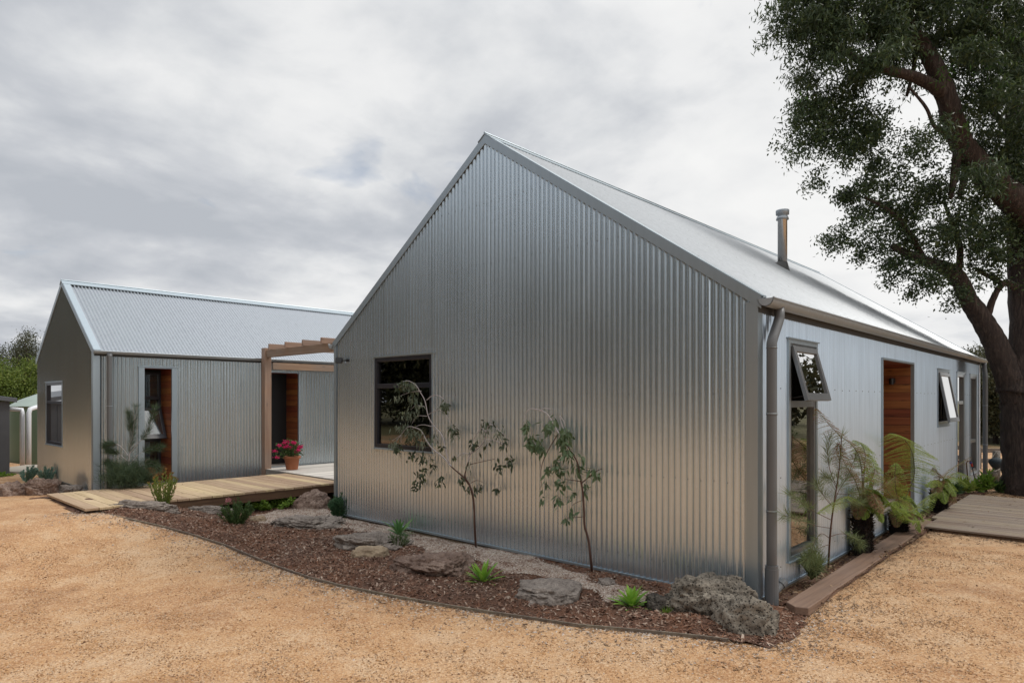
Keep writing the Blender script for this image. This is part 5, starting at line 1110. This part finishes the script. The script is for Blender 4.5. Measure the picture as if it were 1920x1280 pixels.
copytree(tB, bpos(74, 60), 2.0, (.9, .9, .98), 'airy dark tree top touching the outline of the far gable', GL)
copytree(tB, bpos(-10, 64), 3.0, (1.2, 1.2, .85), 'darker tree behind the yellow green one at the left edge', GL)
GR = 'olive scrub trees beyond the paddock'
tC = small_tree('scrub_tree', 'olive grey scrub tree between the house end and the big trunk', bpos(1868, 30), 4.0, 2.3, M['bg2'], 5, GR, 50000, .13, nsub=130, low=.02)
for i, (px_, Y_, s_) in enumerate([(1835, 34, 1.05), (1895, 32, 1.0), (1925, 30, 1.1), (1960, 33, 1.1), (1860, 40, 1.3), (1800, 38, 1.05), (1905, 42, 1.35)]):
    copytree(tC, bpos(px_, Y_), 1.1 * i + .5, (s_, s_, s_), ['olive scrub tree showing just right of the far downpipe', 'olive scrub tree half hidden by the left edge of the trunk', 'scrub tree hidden mostly behind the trunk', 'scrub tree at the right edge beyond the trunk', 'taller olive scrub tree in the second row', 'scrub tree behind the far end of the house roof', 'tallest olive scrub tree behind the trunk'][i], GR)
# trees around the yard that the metal walls and window glass mirror
GM = 'trees around the yard'
tD = small_tree('yard_tree', 'tree standing outside the left of the frame', np.array([-30., 22., 0]), 15, 6.5, M['bg2'], 21, GM, 60000, .40, nsub=170, low=.03)
for i, (x_, y_, s_) in enumerate([(-34, -13, .95), (-30, -25, .85), (-30, 10, 1.0), (-25, 33, 1.0), (-34, 17, 1.15), (-33, 0, .95), (-21, 42, .9), (-36, 27, 1.15), (22, -10, .42), (31, -15, .5), (-28, 4, .7), (-29, 39, 1.1), (-38, 6, 1.2), (45, -19, .5), (20, -9.5, .72)]):
    copytree(tD, (x_, y_, -.3), i * 1.7, (s_, s_, s_), 'tree standing outside the frame around the yard', GM)

# ---------------------------------------------------------------- fence and paddock post
FN = empty('paddock_fence', tuple(bpos(1870, 20)), 'weathered timber post and rail fence beyond the tree', 'fence')
Yq2 = 19.0
def zat(py, Y): return CAM[2] - (py - HY) / FPX * Y
p0 = at(1780, 845, Yq2); p1 = at(2100, 845, Yq2 - 1)
for zz_ in (zat(843, Yq2), zat(862, Yq2), zat(889, Yq2)):
    b = MB(); a = np.array([p0[0], p0[1], zz_]); c = np.array([p1[0], p1[1], zz_]); d_ = (c - a); nr = np.array([-d_[1], d_[0], 0]); nr = nr / np.linalg.norm(nr) * .03
    up_ = np.array([0, 0, .06]); b.obox([a-nr-up_, c-nr-up_, c+nr-up_, a+nr-up_, a-nr+up_, c-nr+up_, c+nr+up_, a+nr+up_]); b.build('rail', M['fencew'], FN)
for px_ in (1790, 1835, 1960, 2060):
    q = at(px_, 850, Yq2); b = MB(); b.tube([(q[0], q[1], -.3), (q[0], q[1], zat(838, Yq2))], .07, 10); b.build('post', M['fencew'], FN)
GPp = pz(1868, 908, -.03); Yp = (GPp - CAM) @ FW
b = MB(); b.tube([GPp - [0, 0, .2], at(1868, 845, Yp)], [.085, .075], 12, wob=.1); o = b.build('round_post', M['fencew'], smooth=True, loc=GPp); tag(o, 'round grey timber post between the downpipe and the tree, with pouches tied on', 'post')
BG = empty('hanging_pouch', tuple(at(1868, 872, Yp - .12)), 'dark cloth pouches tied with pale string to the round post', 'pouch')
def lump(mb, c, hx, hz, sd_):
    ks = 14; prof = []
    for i in range(9):
        t = i / 8; prof.append((hx * sin(pi * t) ** .6 * (1 + .15 * sin(sd_ + 5*t)), hz * (1 - 2*t)))
    mb.lathe(c, prof, ks)
b = MB(); lump(b, at(1868, 868, Yp - .14), .15, .14, 1); b.build('pouch', M['bag'], BG, smooth=True)
b = MB(); lump(b, at(1862, 890, Yp - .14), .10, .09, 2); b.build('small_pouch', M['fencew'], BG, smooth=True)
b = MB(); b.tube([at(1860, 858, Yp-.1), at(1868, 846, Yp-.1), at(1876, 860, Yp-.1)], .008, 6); b.tube([at(1856, 878, Yp-.28), at(1866, 883, Yp-.29), at(1876, 878, Yp-.28)], .008, 6); b.build('string', M['string'], BG)

# ---------------------------------------------------------------- left: shed, tank, pipes, slab
q = pz(18, 884, .12); Ysh = (q - CAM) @ FW; rt = RT; 
SH = empty('grey_shed', tuple(q), 'dark grey timber shed cut by the left edge of the picture', 'shed')
DS = ray(18, 884) * [1, 1, 0]; DS /= np.linalg.norm(DS); DP = np.array([-DS[1], DS[0], 0])
def fb2(mb, x0, x1, Y0, Y1, z0, z1, m=0):
    """box square to the view axis: x in metres to the right, Y depth"""
    P = lambda x, Y_, z: (CAM[0] + RT[0]*x + FW[0]*Y_, CAM[1] + RT[1]*x + FW[1]*Y_, z)
    mb.obox([P(x0, Y0, z0), P(x1, Y0, z0), P(x1, Y1, z0), P(x0, Y1, z0), P(x0, Y0, z1), P(x1, Y0, z1), P(x1, Y1, z1), P(x0, Y1, z1)], m)
xr = (18 - 960) / FPX * Ysh
def SP_(l, d, z): v = q + DP * l + DS * d; return (v[0], v[1], z)
def sbx(mb, l0, l1, d0, d1, z0, z1): mb.obox([SP_(l1, d0, z0), SP_(l0, d0, z0), SP_(l0, d1, z0), SP_(l1, d1, z0), SP_(l1, d0, z1), SP_(l0, d0, z1), SP_(l0, d1, z1), SP_(l1, d1, z1)])
b = MB()
for i in range(16): sbx(b, .2*i, .2*(i+1) - .008, 0, .04, -.1, zat(752, Ysh))
sbx(b, .02, 3.3, .045, 2.5, -.1, zat(752, Ysh)); b.build('wall', M['shed'], SH)
b = MB(); P = lambda x, Y_, z: (CAM[0] + RT[0]*x + FW[0]*Y_, CAM[1] + RT[1]*x + FW[1]*Y_, z)
zr = zat(752, Ysh); b.obox([SP_(3.4, -.12, zr+.5), SP_(-.15, -.12, zr-.03), SP_(-.15, 2.7, zr-.03), SP_(3.4, 2.7, zr+.5), SP_(3.4, -.12, zr+.62), SP_(-.15, -.12, zr+.08), SP_(-.15, 2.7, zr+.08), SP_(3.4, 2.7, zr+.62)]); b.build('roof', M['shedroof'], SH, bevel=.01)
Ytk = 21.0; cx_ = (92 - 960) / FPX * Ytk; rT = (92 - 16) / FPX * Ytk * 1.05; ct = np.array(P(cx_, Ytk + rT*.4, 0.)); 
TK = empty('water_tank', tuple(ct), 'round green water tank with pale domed roof between the shed and smaller house', 'water tank')
zs1 = zat(764, Ytk); prof = [(rT, -.2)]
b = MB(); zz_ = 0.
pr = [(rT, -.2)]
for i in range(0, 26): pr += [(rT, zs1 * i / 26), (rT + .012, zs1 * (i + .5) / 26)]
pr += [(rT, zs1), (rT + .03, zs1 + .01), (rT + .03, zs1 + .05)]; b.lathe(ct, pr, 48); b.build('tank_wall', M['tank'], TK, smooth=True)
b = MB(); b.lathe(ct, [(rT + .03, zs1 + .05), (rT * .8, zs1 + .25), (rT * .4, zs1 + .48), (.3, zs1 + .56), (0, zs1 + .56)], 48)
b.build('tank_roof', M['tanktop'], TK)
Ypp = 18.6
for i, (x0_, lb_) in enumerate([(42, 'left one of two white plastic pipes standing before the green tank'), (54, 'right one of two white plastic pipes standing before the green tank')]):
    pb = np.array(P((x0_ - 960) / FPX * Ypp, Ypp, .05)); b = MB(); zt_ = zat(768, Ypp) + i * .02
    if i == 0: pts = [pb, pb + [0, 0, zt_ - .12 - .05], np.array(P((x0_ - 961.0) / FPX * Ypp, Ypp, zt_)), np.array(P((x0_ - 975) / FPX * Ypp, Ypp - .05, zt_ + .02)), np.array(P((x0_ - 1000) / FPX * Ypp, Ypp - .3, zt_ + .04))]
    else: pts = [pb, pb + [0, 0, zt_ - .12 - .05], pb + [0, 0, zt_ - .05] + FW * .05, pb + [0, 0, zt_ + .0] + FW * .3 + RT * .0, pb + [0, 0, zt_ + .02] + FW * 1.2]
    b.tube(pts, .062, 12); o = b.build('white_pipe', M['white'], smooth=True, loc=pb); tag(o, lb_, 'pipe', 'white pipes by the tank')
b = MB(); fb2(b, (10 - 960) / FPX * 17.6, (110 - 960) / FPX * 17.6, 16.6, 18.4, -.1, .10); o = b.build('concrete_slab', M['conc'], bevel=.01); tag(o, 'pale concrete slab under the white pipes', 'slab')

for o in list(bpy.data.objects):
    if '_o' in o: del o['_o']
